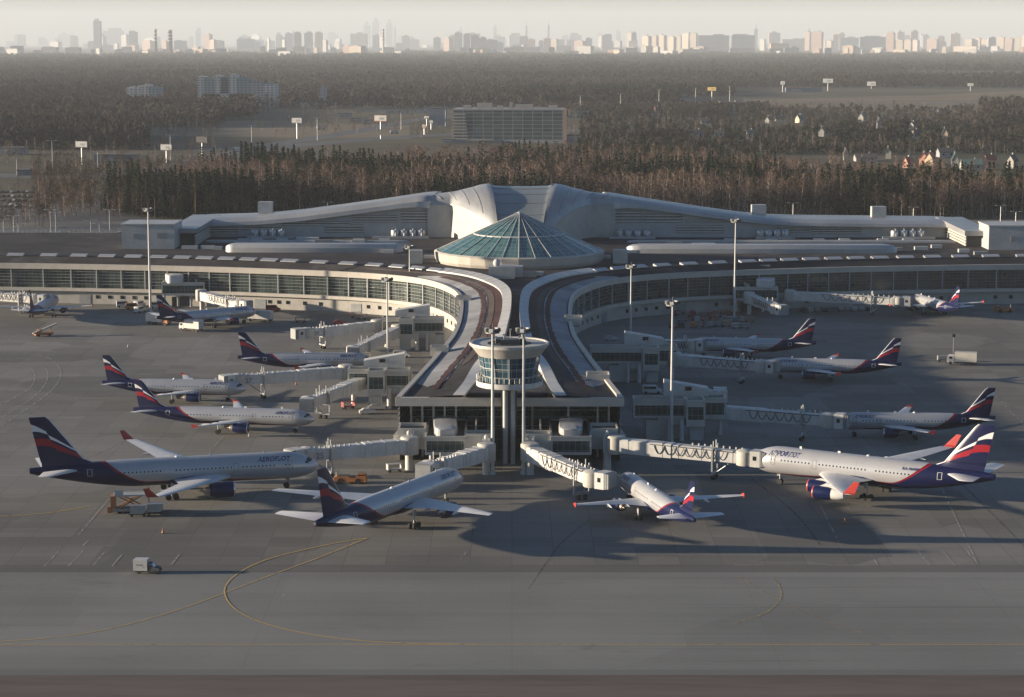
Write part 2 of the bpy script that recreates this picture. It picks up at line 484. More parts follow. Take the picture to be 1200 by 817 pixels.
def wall(name, C, N, off, z0, z1, m, s, off1=None, uv=False, thick=None):
    b = MB(); uvs = []; d = 0; o1 = off if off1 is None else off1
    for i, p in enumerate(C):
        if i: d += (C[i] - C[i - 1]).length
        a, c = p + N[i] * off, p + N[i] * o1
        b.v += [(a.x, a.y, z0), (c.x, c.y, z1)]; uvs += [(d, z0), (d, z1)]
    for i in range(len(C) - 1):
        q = (2 * i, 2 * i + 2, 2 * i + 3, 2 * i + 1)
        b.f.append(q if s > 0 else q[::-1]); b.m.append(0)
    o = b.build(name, m, T)
    if uv: set_uv(o, uvs)
    return o
def slab(name, C, N, a, c, z0, z1, m, i0=0, i1=None):
    """a band between two offsets of a plan line, with thickness"""
    b = MB(); rings = []
    i1 = len(C) if i1 is None else i1
    for i in range(i0, i1):
        p = C[i]
        A, B = p + N[i] * a, p + N[i] * c
        rings.append([(A.x, A.y, z0), (B.x, B.y, z0), (B.x, B.y, z1), (A.x, A.y, z1)])
    b.loft(rings)
    return b.build(name, m, T)
for s in (-1, 1):
    C, R, S = side(Ec, s), side(Rc, s), side(Sc, s)
    N = inward(C, s)
    slab('parapet', C, N, 0, 1.1, 12.2, 14.1, M['parapet'])
    wall('facade_glass', C, N, 1.0, 5.6, 12.2, M['facade_glass'], s, uv=True)
    slab('sill_band', C, N, -0.5, 1.6, 4.5, 5.6, M['parapet'])
    wall('base_wall', C, N, 0.9, 0.0, 4.5, M['base_wall'], s)
    # sun slats in front of the glass
    b = MB()
    for z in (7.0, 8.1, 9.2, 10.3, 11.4):
        rings = []
        for i in range(0, NS):
            A, B = C[i] + N[i] * 0.55, C[i] + N[i] * 0.80
            rings.append([(A.x, A.y, z), (B.x, B.y, z), (B.x, B.y, z + .06), (A.x, A.y, z + .06)])
        b.loft(rings)
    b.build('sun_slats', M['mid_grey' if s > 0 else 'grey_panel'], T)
    d = 0; nextd = 0
    for i in range(1, NS):
        d += (C[i] - C[i - 1]).length
        if d > nextd and i > 34:
            nextd = d + 7.4; p = C[i] + N[i] * 0.55; t = C[i] - C[i - 1]; ang = atan2(t.y, t.x)
            b = MB(); b.box((p.x, p.y, 8.9), (0.30, 0.5, 6.6), ang); b.build('facade_post', M['grey_panel'], T)
    # windows and doors in the base wall
    d = 0; nextd = 0; k = 0
    for i in range(1, NS):
        d += (C[i] - C[i - 1]).length
        if d > nextd and i > 44:
            k += 1; nextd = d + (3.3 if k % 6 else 11)
            p = C[i] + N[i] * 0.86; t = C[i] - C[i - 1]; ang = atan2(t.y, t.x)
            b = MB()
            if k % 6: b.box((p.x, p.y, 2.5), (1.25, 0.2, 1.2), ang)
            else: b.box((p.x, p.y, 1.6), (4.2, 0.2, 3.2), ang)
            b.build('window' if k % 6 else 'service_door', M['car_glass'] if k % 6 else M['mid_grey'], T)
    # sloping roof between edge and skylight
    b = MB()
    for i in range(NS):
        a = C[i] + N[i] * 0.9; r = R[i]
        b.v += [(a.x, a.y, ZE), (r.x, r.y, zr(i))]
    for i in range(NS - 1):
        q = (2 * i, 2 * i + 2, 2 * i + 3, 2 * i + 1); b.f.append(q if s > 0 else q[::-1]); b.m.append(0)
    b.build('sloping_roof', M['roof_dark'], T)
    def lay(name, t0, t1, i0, i1, m, up=0.04, wob=0.0):
        b = MB(); rr = random.Random(5); tt0, tt1 = t0, t1
        K = (i1 - i0) * 3
        for j in range(K + 1):
            x = i0 + j / 3; i = min(int(x), NS - 2); f = x - i
            a = (C[i] + N[i] * .9).lerp(C[i + 1] + N[i + 1] * .9, f); r = R[i].lerp(R[i + 1], f)
            w0, w1 = (rr.uniform(-wob, wob), rr.uniform(-wob, wob)) if wob else (0, 0)
            e = sm(j, 0, 6) * (1 - sm(j, K - 8, K)) if wob == 0 else 1
            mid = (t0 + t1) / 2
            p, q = a.lerp(r, mid + (t0 - mid) * e + w0), a.lerp(r, mid + (t1 - mid) * e + w1)
            b.v += [(p.x, p.y, ZE + (zr(x) - ZE) * (mid + (t0 - mid) * e + w0) + up), (q.x, q.y, ZE + (zr(x) - ZE) * (mid + (t1 - mid) * e + w1) + up)]
        for j in range(K):
            q = (2 * j, 2 * j + 2, 2 * j + 3, 2 * j + 1); b.f.append(q if s > 0 else q[::-1]); b.m.append(0)
        return b.build(name, m, T)
    lay('frosty_deck', 0.05, 0.62, 4, 62, M['deck_frost'])
    lay('brown_strip', 0.66, 0.80, 10, 74, M['roof_brown'], 0.08)
    lay('gravel_bed', 0.82, 0.985, 14, 50, M['path_red'], 0.08)
    lay('worn_path', 0.46, 0.58, 3, 58, M['path_red'], 0.17, 0.02)
    # raised skylight strip: continuous round the bend, separate lids along the wings
    b = MB(); rings = []
    for i in range(0, 64):
        r, q = R[i], S[i]; kz = sm(i, 4, 11) * .97 + .03
        rings.append([(r.x, r.y, ZI), (q.x, q.y, ZI), (q.x, q.y, ZI + 2.3 * kz), (r.x, r.y, ZI + 1.7 * kz)])
    b.loft(rings)
    rs = b.build('ridge_skylight', M['white_paint'], T)
    b = MB()
    for i in range(13, 64, 2):
        r, q = R[i], S[i]
        t = (R[i] - R[i - 1]).normalized() * 0.14
        b.quad((r.x - t.x, r.y - t.y, 16.33), (r.x + t.x, r.y + t.y, 16.33), (q.x + t.x, q.y + t.y, 16.93), (q.x - t.x, q.y - t.y, 16.93))
    b.build('skylight_joints', M['mid_grey'], rs)
    b = MB(); rings = []
    for i in range(63, NS):
        r, q = R[i], S[i]
        rings.append([(r.x, r.y, ZI), (q.x, q.y, ZI), (q.x, q.y, 16.0), (r.x, r.y, ZR)])
    b.loft(rings); b.build('skylight_kerb', M['roof_dark'], T)
    d = 0; nextd = 0; i0 = None
    for i in range(64, NS):
        d += (R[i] - R[i - 1]).length
        if d > nextd:
            nextd = d + 7.6
            t = (R[i] - R[i - 1]).normalized(); n = (S[i] - R[i]).normalized()
            c = R[i] + n * 1.2; L_ = 3.0
            def P(a, c_, z): w = c + t * a + n * c_; return (w.x, w.y, z)
            b = MB()
            b.add([P(-L_, -1.1, 16.05), P(L_, -1.1, 16.05), P(L_, 1.5, 16.1), P(-L_, 1.5, 16.1), P(-L_, -1.1, 16.3), P(L_, -1.1, 16.3), P(L_, 1.5, 16.9), P(-L_, 1.5, 16.9)],
                  [(3, 2, 1, 0), (4, 5, 6, 7), (0, 1, 5, 4), (1, 2, 6, 5), (2, 3, 7, 6), (3, 0, 4, 7)])
            b.build('roof_light', M['roof_metal'], T)
    # inner roof half
    b = MB()
    for i in range(NS): b.v.append((S[i].x, S[i].y, ZI))
    pts = list(range(NS)); o = len(b.v)
    b.v += [(s * 240, 850, ZI), (0, 850, ZI), (0, 455, ZI)]
    pts += [o, o + 1, o + 2]
    b.f.append(tuple(pts if s > 0 else pts[::-1])); b.m.append(0)
    b.build('inner_roof', M['roof_dark'], T)

# tip of the pier: fascia, glass front set back, posts
b = MB(); b.box((0, 455.2, 13.15), (50.4, 1.2, 1.9)); b.build('fascia', M['parapet'], T)
b = MB()
b.add([(-22.2, 466, 0.2), (22.2, 466, 0.2), (22.6, 465.4, 12.4), (-22.6, 465.4, 12.4)], [(0, 1, 2, 3)])
o = b.build('tip_glass', M['facade_glass'], T); set_uv(o, [(-23, 0), (23, 0), (24, 8), (-24, 8)])
b = MB(); b.box((0, 467.2, 2.1), (44, 1, 4.2)); b.build('tip_base', M['dark_grey'], T)
b = MB()
for z in (6.0, 8.0, 9.6, 11.0): b.box((0, 464.9, z), (44, 0.3, 0.14))
b.box((0, 461, 12.28), (46, 11, .2))
b.build('tip_rails', M['grey_panel'], T)
for x in (-22, -19.5, -17, -14.5, -12, -5, 5, 13, 19.5, 22):
    b = MB(); b.box((x, 458.1 if abs(x) > 10 else 464.6, 6.2), (0.45, 0.45, 12.0)); b.build('tip_post', M['cream_panel'], T)

# boxes on the parapet
for px, py, w in ((514.5, 412, 4.6), (701, 444, 5.4), (672, 376, 5.0), (543, 352, 4.6)):
    p = LP(px, py, 14.0); bx = MB()
    s = w / 2; zz = 14.0; h = 2.2
    for cx, cy, sx, sy in ((0, -s, w, .3), (0, s, w, .3), (-s + .15, 0, .3, w - .6), (s - .15, 0, .3, w - .6)): bx.box((p.x + cx, p.y + cy + 2, zz), (sx, sy, h))
    bx.box((p.x, p.y + 2, zz - .5), (w - .6, w - .6, .4)); bx.box((p.x, p.y + 2, zz - 1.4), (w * .8, w * .8, .8))
    bx.build('stair_box', M['cream_panel'], T)

# roof plant
def rbox(name, px, py, z, w, d, h, m='grey_panel', parent=T, taper=1.0):
    p = LP(px, py, z); b = MB(); b.box((p.x, p.y + d / 2, z + h / 2), (w, d, h), 0, 0, taper)
    return b.build(name, M[m], parent)
rbox('plant_room', 588, 327, ZI, 8.6, 7, 4.0); rbox('plant_room', 606, 325, ZI, 3.6, 6, 3.4); rbox('plant_room', 618, 325, ZI, 6, 4, 1.6, 'mid_grey'); rbox('plant_room', 628, 323, ZI, 5, 3, 1.1, 'grey_panel')
p = LP(582, 312, 18.7); b = MB(); b.lathe([(0.05, 2.3), (0.7, 2.1), (1.1, 1.5), (1.2, .9), (1.0, .2), (.7, -.1)], 16, (p.x, p.y + 1, 18.7)); b.build('antenna_dome', M['white_paint'], T, 60)
rbox('plant_room', 487, 309, ZI, 4.4, 4, 4.6, 'cream_panel'); rbox('plant_room', 727, 309, ZI, 5.0, 4, 4.8, 'cream_panel')
rbox('roof_pipe_rack', 508, 303, ZI, 7, 2, 1.1); rbox('roof_pipe_rack', 706, 303, ZI, 6, 2, 1.1)
for px, py, w in ((378, 285, 6), (420, 285, 5), (445, 296, 4), (470, 290, 5), (455, 297, 4), (395, 296, 4), (345, 296, 5), (310, 295, 3), (740, 297, 4), (775, 297, 4), (855, 296, 3), (825, 289, 9), (930, 297, 3), (965, 294, 6), (1000, 295, 3), (1050, 294, 5), (1080, 293, 5), (1098, 291, 4), (1130, 296, 4), (222, 292, 6), (243, 292, 5), (255, 293, 3), (360, 282, 9), (790, 287, 6), (1150, 299, 5)):
    rbox('vent_unit', px, py, ZI, w, 2.2, 1.2, random.choice(['grey_panel', 'mid_grey', 'white_paint']))
for px in (285, 300, 330, 355, 420, 450, 855, 905, 960, 990, 1035, 1065):
    rbox('roof_lantern', px, 282.5, ZI, 5, 2, 0.9, 'grey_panel', taper=0.8)
# long low roof monitors with rounded ends
def monitor(name, x0, x1, py, h, d, m, m2, z=ZI):
    a, c = LP(x0, py, z), LP(x1, py, z)
    rings = []
    prof = [(0, 0), (0, h * .55), (d * .12, h), (d * .88, h), (d, h * .55), (d, 0)]
    xs = [a.x + (c.x - a.x) * t for t in (0, .01, .025, .05, .95, .975, .99, 1)]
    kk = [.25, .62, .85, 1, 1, .85, .62, .25]
    b = MB()
    for x, k in zip(xs, kk): rings.append([(x, a.y + d / 2 + (yy - d / 2) * k, z + zz * (k * .5 + .5)) for yy, zz in prof])
    b.loft(rings); o = b.build(name, m, T, 30)
    return o
monitor('roof_monitor', 263, 472, 296, 3.0, 8, M['roof_metal'], None)
monitor('roof_monitor', 735, 1052, 297, 3.0, 8, M['roof_metal'], None)
monitor('roof_rail', 240, 480, 284.5, 1.0, 2, M['grey_panel'], None); monitor('roof_rail', 735, 1120, 284.5, 1.0, 2, M['grey_panel'], None)

# ------------------------------------------------------------------ glass cone
cc = Lw(*at_depth(608.5, 297, 741)[:2]); cx, cy, cr, n = cc[0], 741.0, 30.0, 32
b = MB(); b.lathe([(cr - .8, 14.2), (cr, 15.6), (cr + .35, 18.2), (cr - .5, 18.7), (cr - 1.5, 18.4)], n, (cx, cy, 0)); b.build('cone_rim', M['parapet'], T)
b = MB(); uvs = []
for k in range(n):
    a0, a1 = 2 * pi * k / n, 2 * pi * (k + 1) / n
    o = len(b.v)
    for j in range(2):
        r0, z0 = ((cr - 1.0), 18.5) if j == 0 else ((cr - 1) * .56, 18.5 + 13.0 * .45)
        r1, z1 = ((cr - 1) * .56, 18.5 + 13.0 * .45) if j == 0 else (.45, 31.6)
        o = len(b.v)
        b.v += [(cx + r0 * cos(a0), cy + r0 * sin(a0), z0), (cx + r0 * cos(a1), cy + r0 * sin(a1), z0), (cx + r1 * cos(a1), cy + r1 * sin(a1), z1), (cx + r1 * cos(a0), cy + r1 * sin(a0), z1)]
        w0, w1 = r0 * pi / n, r1 * pi / n; hh = 13
        uvs += [(k * 40 - w0, j * hh), (k * 40 + w0, j * hh), (k * 40 + w1, j * hh + hh), (k * 40 - w1, j * hh + hh)]
        b.f.append((o, o + 1, o + 2, o + 3)); b.m.append(0)
cg = b.build('cone_glass', M['cone_glass'], T); set_uv(cg, uvs)
for k in range(n):
    a = 2 * pi * k / n
    b = MB(); b.tube([(cx + (cr - .9) * cos(a), cy + (cr - .9) * sin(a), 18.6), (cx + (cr - 1) * .56 * cos(a), cy + (cr - 1) * .56 * sin(a), 24.48), (cx + .5 * cos(a), cy + .5 * sin(a), 31.7)], 0.16 if k % 4 == 0 else 0.08, 5)
    b.build('cone_rib', M['white_paint'], cg)
b = MB(); b.lathe([((cr - 1) * .56 + .2, 24.2), ((cr - 1) * .56 + .2, 24.5), ((cr - 1) * .56 - .2, 24.65)], n, (cx, cy, 0)); b.build('cone_ring', M['white_paint'], cg)
b = MB(); b.lathe([(.9, 31.1), (.7, 31.8), (0.05, 32.1)], 12, (cx, cy, 0)); b.build('cone_cap', M['white_paint'], cg)

# ------------------------------------------------------------------ the hall behind with its swan shaped roof
HY = 831.0
roofline = [(228, 257), (300, 255), (350, 250), (400, 243.5), (450, 236.5), (490, 230.5), (520, 226.5), (545, 221.5), (572, 215.6), (600, 217), (622, 217), (650, 215.2), (672, 220), (700, 226.5), (740, 233.5), (790, 241), (830, 247), (870, 252.5), (905, 256), (950, 257.5), (1000, 258), (1122, 259)]
RL = [LD(x, y, HY) for x, y in roofline]
rx = np.array([p.x for p in RL]); rz = np.array([p.z for p in RL])
lower = [(228, 266), (300, 264), (350, 260), (400, 253.5), (450, 247), (470, 244.5), (490, 243), (505, 244.5), (520, 248), (535, 250), (670, 250), (700, 247.5), (730, 244), (750, 244.5), (790, 249.5), (830, 255), (870, 260), (905, 263.5), (950, 265), (1000, 265.5), (1122, 266.5)]
LL = [LD(x, y, HY) for x, y in lower]
lx_ = np.array([p.x for p in LL]); lz_ = np.array([p.z for p in LL])
x0, x1 = rx[0], rx[-1]
HD = 62.0
b = MB(); rings = []
for x in np.linspace(x0, x1, 160):
    zt, zl = float(np.interp(x, rx, rz)), float(np.interp(x, lx_, lz_))
    if -33 < x - LD(611, 217, HY).x < 33: zt, zl = 25.0, 22.0
    tk = 1 - sm(abs(x - LD(611, 217, HY).x), 29, 40); dy = 6 * tk; zt -= .5 * tk
    rings.append([(x, HY + .6 + dy, zl), (x, HY - 2.4 + dy, zl + .25), (x, HY - 2.0 + dy, zl + (zt - zl) * .55), (x, HY + 1.2 + dy, zt - .25), (x, HY + 8, zt), (x, HY + 30, zt - 0.6), (x, HY + HD, zt - 3), (x, HY + HD, zl - 3)])
b.loft(rings); b.build('hall_roof', M['hall_skin'], T, 35)
b = MB(); rings = []
for x in np.linspace(x0 + 1, x1 - 1, 100):
    zl = float(np.interp(x, lx_, lz_)) + .3
    rings.append([(x, HY, ZI - .2), (x, HY + HD - 2, ZI - .2), (x, HY + HD - 2, zl - 2), (x, HY, zl)])
b.loft(rings); b.build('hall_wall', M['grey_panel'], T)
# dark louvred openings under the roof edge
def louvre(px0, px1, py0, py1, rows, top=True):
    a, c = LD(px0, py1, HY), LD(px1, py1, HY)
    z0 = a.z; z1 = LD(px0, py0, HY).z
    b = MB(); b.box(((a.x + c.x) / 2, HY - .08, (z0 + z1) / 2), (c.x - a.x, .12, z1 - z0)); o = b.build('louvre_panel', M['dark_grey'], T)
    b = MB()
    for k in range(rows):
        z = z0 + (z1 - z0) * (k + .5) / rows
        b.box(((a.x + c.x) / 2, HY - .25, z), (c.x - a.x, .3, (z1 - z0) / rows * .62))
    b.build('louvre_blades', M['cream_panel'], o)
for q in ((470, 508, 247.5, 261, 4), (412, 466, 252.5, 261, 3), (330, 410, 259.5, 265, 2), (380, 426, 263.5, 273, 3), (234, 279, 266.5, 275, 3),
          (712, 752, 247, 261, 4), (754, 800, 250.5, 261, 3), (802, 866, 257, 261, 2), (792, 848, 264, 273, 3), (950, 1008, 265.6, 274, 3), (1106, 1120, 266, 275, 3), (905, 948, 267, 272, 2), (282, 330, 266.5, 270, 1)):
    louvre(*q)
for px in (428, 281, 847, 947, 1105):
    rbox('hall_door', px, 275, ZI, 1.3, .3, 3.2, 'dark_grey')
# rows of chiller drums standing before the hall wall
for px in (305, 315, 325, 335, 466, 476, 486, 496, 724, 734, 745, 755, 886, 895, 905, 914, 1040, 1050, 1060, 1069):
    p = LP(px, 275, ZI); b = MB()
    b.lathe([(1.55, .8), (1.7, 1.2), (1.7, 2.9), (1.45, 3.3), (0.9, 3.35), (.1, 3.0)], 14, (p.x, HY - 4.5, ZI), mi=0); b.box((p.x, HY - 4.5, ZI + .5), (3.0, 3.0, .9), mi=0)
    b.tube([(p.x + .2, HY - 6.3, ZI + 1), (p.x + .2, HY - 5.6, ZI + 3.4), (p.x + .3, HY - 3, ZI + 3.7)], .28, 6)
    b.build('chiller', M['steel'], T, 50)
for a, c in ((296, 350), (440, 505), (712, 765), (880, 925), (1025, 1085)):
    pa, pc = LP(a, 275, ZI), LP(c, 275, ZI); b = MB(); b.box(((pa.x + pc.x) / 2, HY - 6.6, ZI + .45), (pc.x - pa.x, 1.1, .9)); b.build('pipe_duct', M['grey_panel'], T)
for px, py in ((302, 250), (896, 253), (1040, 255)):
    p = LD(px, py, HY); b = MB(); b.box((p.x, HY + 24, p.z + .4), (5.8, 4.5, 4.6)); b.build('roof_house', M['grey_panel'], T)
# end arms coming forward
for px, sgn in ((231, -1), (1121, 1)):
    p = LD(px, 262, HY); b = MB()
    zt = float(np.interp(p.x, rx, rz))
    xa, xb = (p.x - 2, p.x + 2) if sgn < 0 else (p.x - 2, p.x + 2)
    y0 = 792
    b.add([(p.x - 5, y0, zt - 2.2), (p.x + 6, y0, zt - 2.2), (p.x + 6, HY + 20, zt - 2.0), (p.x - 5, HY + 20, zt - 2.0), (p.x - 5, y0, zt - .3), (p.x + 6, y0, zt - .5), (p.x + 6, HY + 20, zt + .1), (p.x - 5, HY + 20, zt + .1)],
          [(3, 2, 1, 0), (4, 5, 6, 7), (0, 1, 5, 4), (1, 2, 6, 5), (2, 3, 7, 6), (3, 0, 4, 7)])
    b.build('arm_roof', M['hall_skin'], T)
    b = MB(); xin = p.x + 5 if sgn < 0 else p.x - 4
    for k in range(4): b.box((xin, (y0 + HY) / 2 + 1, ZI + .6 + k * 1.05), (.4, HY - y0 - 2, .78))
    b.build('arm_slats', M['cream_panel'], T)
    b = MB(); b.box((p.x + .5, (y0 + HY) / 2 + 2, ZI + 2.2), (8, HY - y0 - 2, 4.2)); b.build('arm_wall', M['dark_grey'], T)
# white end blocks
def endblock(px0, px1, py0, py1, Y):
    a, c = LD(px0, py1, Y), LD(px1, py0, Y); b = MB()
    b.box(((a.x + c.x) / 2, Y + 9, (a.z + c.z) / 2), (c.x - a.x, 18, c.z - a.z)); b.box(((a.x + c.x) / 2, Y + 9, c.z + .15), (c.x - a.x + .6, 18.6, .5))
    o = b.build('end_block', M['grey_panel'], T)
    for k, (fx, fz) in enumerate(((.27, .55), (.72, .58), (.80, .58))):
        b = MB(); b.box((a.x + (c.x - a.x) * fx, Y - .03, a.z + (c.z - a.z) * fz), (1.6, .12, 2.0)); b.build('window', M['mid_grey'], o)
    return o
endblock(142, 203, 264, 294, 782)
endblock(1157, 1262, 265, 297, 782)

# swan body: saddle and two lobes
def lobe_top(ax):        # skyline of the body by distance from its middle
    return float(np.interp(ax, [0, 6, 11, 12.4, 14, 17, 20, 26, 32, 37.4, 52], [34.6, 34.6, 34.6, 35.0, 35.1, 34.4, 33.4, 32.2, 31.4, 30.7, 27.2]))
mx = LD(611, 217, HY).x
YP, YB = 838.0, 880.0
def prof(y, yf, zf, top, p=2.0, q=.75):
    if y >= YP: return top - 7 * ((y - YP) / (YB - YP)) ** 2
    s_ = min(1.0, (YP - y) / (YP - yf)); return zf + (top - zf) * max(0.0, 1 - s_ ** p) ** q
def inner_at(y): return 12.4 * (1 - .33 * max(0, (YP - y) / (YP - 796)) ** 1.2)
def lip(g):              # front lip of a lobe: y and z along g = 0 (middle) .. 1 (wing)
    y = 800 + 30 * min(1, g / .62) ** 1.1; k = min(1, max(0, g / .58)); return y, 17.0 + 10.4 * (1 - (1 - k) ** 2.2)
M['saddle_skin'] = mat('saddle_skin', (0.21, 0.235, 0.24), 0.38, 0.2, var=0.1, scale=0.06)
for nm, a0 in (('saddle', 0), ('lobe', -1), ('lobe', 1)):
    rows = []; ny = 44
    for j in range(ny + 1):
        row = []
        for i in range(33):
            f = i / 32
            if nm == 'saddle':
                y = YB - (YB - 796) * j / ny; w = inner_at(y); g = -1 + 2 * f
                x = mx + g * w; z = prof(y, 792, 17.0, lobe_top(abs(g) * 12.4) - .15, 1.7, .9) - .3 * (1 - g * g)
            else:
                g = f if a0 > 0 else 1 - f
                yf, zf = lip(g); y = YB - (YB - yf) * j / ny
                xx = inner_at(y) + g * (37.4 - inner_at(y)); x = mx + a0 * xx
                z = prof(y, yf - .01, zf, lobe_top(12.4 + g * 25.0) + .35 * sin(min(1, g * 1.7) * pi), 2.3, .62)
            row.append((x, y, z))
        rows.append(row)
    b = MB(); b.loft(rows, False); b.build('roof_saddle' if nm == 'saddle' else 'roof_lobe', M['saddle_skin'] if nm == 'saddle' else M['hall_skin'], T, 60)
for yy in (832, 824, 815, 806):          # cross seams of the middle panel
    b = MB(); b.tube([(mx + g * inner_at(yy), yy, prof(yy, 792, 17.0, lobe_top(abs(g) * 12.4) - .15, 1.7, .9) - .3 * (1 - g * g) + .08) for g in np.linspace(-1, 1, 21)], .13, 5); b.build('roof_seam', M['mid_grey'], T)
for s in (-1, 1):
    b = MB(); top = []; K = 30
    for k in range(K + 1):
        g = k / K; y, z = lip(g); xx = inner_at(y) + g * (37.4 - inner_at(y)); top.append((mx + s * xx, y + .25, z + .1))
    for k in range(K):
        a, c = top[k], top[k + 1]; q = [(a[0], a[1], ZI), (c[0], c[1], ZI), c, a]; b.quad(*(q if s < 0 else q[::-1]))
    b.build('lobe_gable', M['cream_panel'], T)
    b = MB(); b.tube([(mx + s * inner_at(y), y, prof(y, 792, 17.0, lobe_top(12.4) - .15, 1.7, .9) + .3) for y in np.linspace(YB - 20, 797, 30)], .28, 5); b.build('roof_seam', M['dark_grey'], T)
    for gg, am in ((.18, 1), (.36, .8), (.55, 1), (.78, 1.0)):
        b = MB(); P_ = []
        for a in np.linspace(0, 1, 16):
            g = gg + .12 * sin(a * pi * .5); y0_, z0_ = lip(g); y = y0_ + 1.5 + (YP - y0_ - 1.5) * a; xx = inner_at(y) + g * (37.4 - inner_at(y))
            P_.append((mx + s * xx, y, prof(y, y0_ - .01, z0_, lobe_top(12.4 + g * 25) + .35 * sin(min(1, g * 1.7) * pi), 2.3, .62) + .12))
        b.tube(P_, .12, 5); b.build('roof_seam', M['mid_grey'], T)
    b = MB(); b.tube([(x, y - .1, z + .12) for x, y, z in top[:20]], .22, 5); b.build('roof_edge', M['roof_metal'], T)
# ------------------------------------------------------------------ control tower at the head of the pier
tp = at_depth(597, 440, 452)
CT = empty('control_tower', (tp.x, 452, 0), 0, 'round ramp control tower with blue glass cab on the tip of the pier', 'control tower')
def octo(r, n=10, ph=None): return [(r * cos(2 * pi * (k + .5) / n), r * sin(2 * pi * (k + .5) / n)) for k in range(n)]
b = MB()
for x, r in ((-.9, .55), (.75, .5)): b.lathe([(r, 0), (r, 17)], 20, (x, -1, 0))
b.build('shaft', M['grey_panel'], CT, 40)
b = MB(); b.box((-.1, 1.2, 8.5), (3.4, 2.0, 17)); b.build('lift_shaft', M['dark_grey'], CT)
b = MB(); b.lathe([(1.5, 16.6), (7.0, 17.3), (7.3, 17.5), (7.3, 18.6), (7.1, 18.6), (7.1, 17.9), (5, 17.9)], 32); b.build('balcony', M['white_paint'], CT, 40)
b = MB(); uvs = []
nn = 12
for k in range(nn):
    a0, a1 = 2 * pi * k / nn, 2 * pi * (k + 1) / nn
    r0, r1 = 5.6, 6.7
    w0, w1 = r0 * pi / nn, r1 * pi / nn
    b.quad((r0 * cos(a0), r0 * sin(a0), 17.8), (r0 * cos(a1), r0 * sin(a1), 17.8), (r1 * cos(a1), r1 * sin(a1), 24.2), (r1 * cos(a0), r1 * sin(a0), 24.2))
    uvs += [(k * 12 - w0, 0), (k * 12 + w0, 0), (k * 12 + w1, 6.4), (k * 12 - w1, 6.4)]
cab = b.build('cab_glass', M['tower_glass'], CT); set_uv(cab, uvs)
b = MB()
for k in range(nn):
    a = 2 * pi * k / nn; b.tube([(5.65 * cos(a), 5.65 * sin(a), 17.8), (6.75 * cos(a), 6.75 * sin(a), 24.2)], .12, 5)
for z, r in ((19.7, 5.98), (21.6, 6.3)): b.lathe([(r, z), (r + .12, z), (r + .12, z + .15), (r, z + .15)], nn, (0, 0, 0))
b.build('cab_frame', M['grey_panel'], cab)
b = MB(); b.lathe([(6.8, 24.1), (8.5, 26.2), (8.75, 26.3), (8.75, 26.95), (8.3, 26.95), (8.1, 26.7), (4.9, 26.7)], 16); b.build('roof_ring', M['cream_panel'], CT, 25)
b = MB(); b.lathe([(5.5, 26.6), (0.02, 26.6)], 16); b.box((0, -.5, 27.1), (4, 3, 1.1)); b.box((-2.6, 1.2, 27.0), (1.2, 1.4, .9)); b.box((2.8, .6, 27.0), (1.6, 1.8, .9)); b.build('roof_deck', M['dark_grey'], CT)
for x, y, h in ((-1.2, -.5, 2.0), (.2, .4, 3.0), (2.2, -.6, 1.6), (-3, .5, 1.4), (3.4, 1.2, 2.2)):
    b = MB(); b.tube([(x, y, 26.6), (x, y, 26.6 + h)], .09, 5); b.box((x, y, 26.6 + h), (.5, .5, .35)); b.build('antenna', M['white_paint'], CT)
b = MB()
for k in range(40):
    a = 2 * pi * k / 40; b.tube([(7.2 * cos(a), 7.2 * sin(a), 18.8), (7.2 * cos(a), 7.2 * sin(a), 19.9)], .04, 4)
b.lathe([(7.2, 19.85), (7.28, 19.9), (7.2, 19.95)], 32); b.build('railing', M['steel'], CT)
for s in (-1, 1):
    b = MB(); rz = []
    b.add([(s * 7, 3, 18.6), (s * 10.2, 1.5, 14.6), (s * 9.0, 6.5, 14.6), (s * 6.5, 6.5, 18.6), (s * 7, 3, 18.2), (s * 10.2, 1.5, 14.2), (s * 9.0, 6.5, 14.2), (s * 6.5, 6.5, 18.2)],
              [(0, 1, 2, 3), (7, 6, 5, 4), (0, 4, 5, 1), (1, 5, 6, 2), (2, 6, 7, 3), (3, 7, 4, 0)])
    b.build('skirt_panel', M['cream_panel'], CT)

# ------------------------------------------------------------------ gate houses
def hollow(b, x0, x1, y0, y1, z, h, t=.35):
    """a low parapet round a flat roof"""
    b.box(((x0 + x1) / 2, y0 + t / 2, z + h / 2), (x1 - x0, t, h)); b.box(((x0 + x1) / 2, y1 - t / 2, z + h / 2), (x1 - x0, t, h))
    b.box((x0 + t / 2, (y0 + y1) / 2, z + h / 2), (t, y1 - y0 - 2 * t, h)); b.box((x1 - t / 2, (y0 + y1) / 2, z + h / 2), (t, y1 - y0 - 2 * t, h))

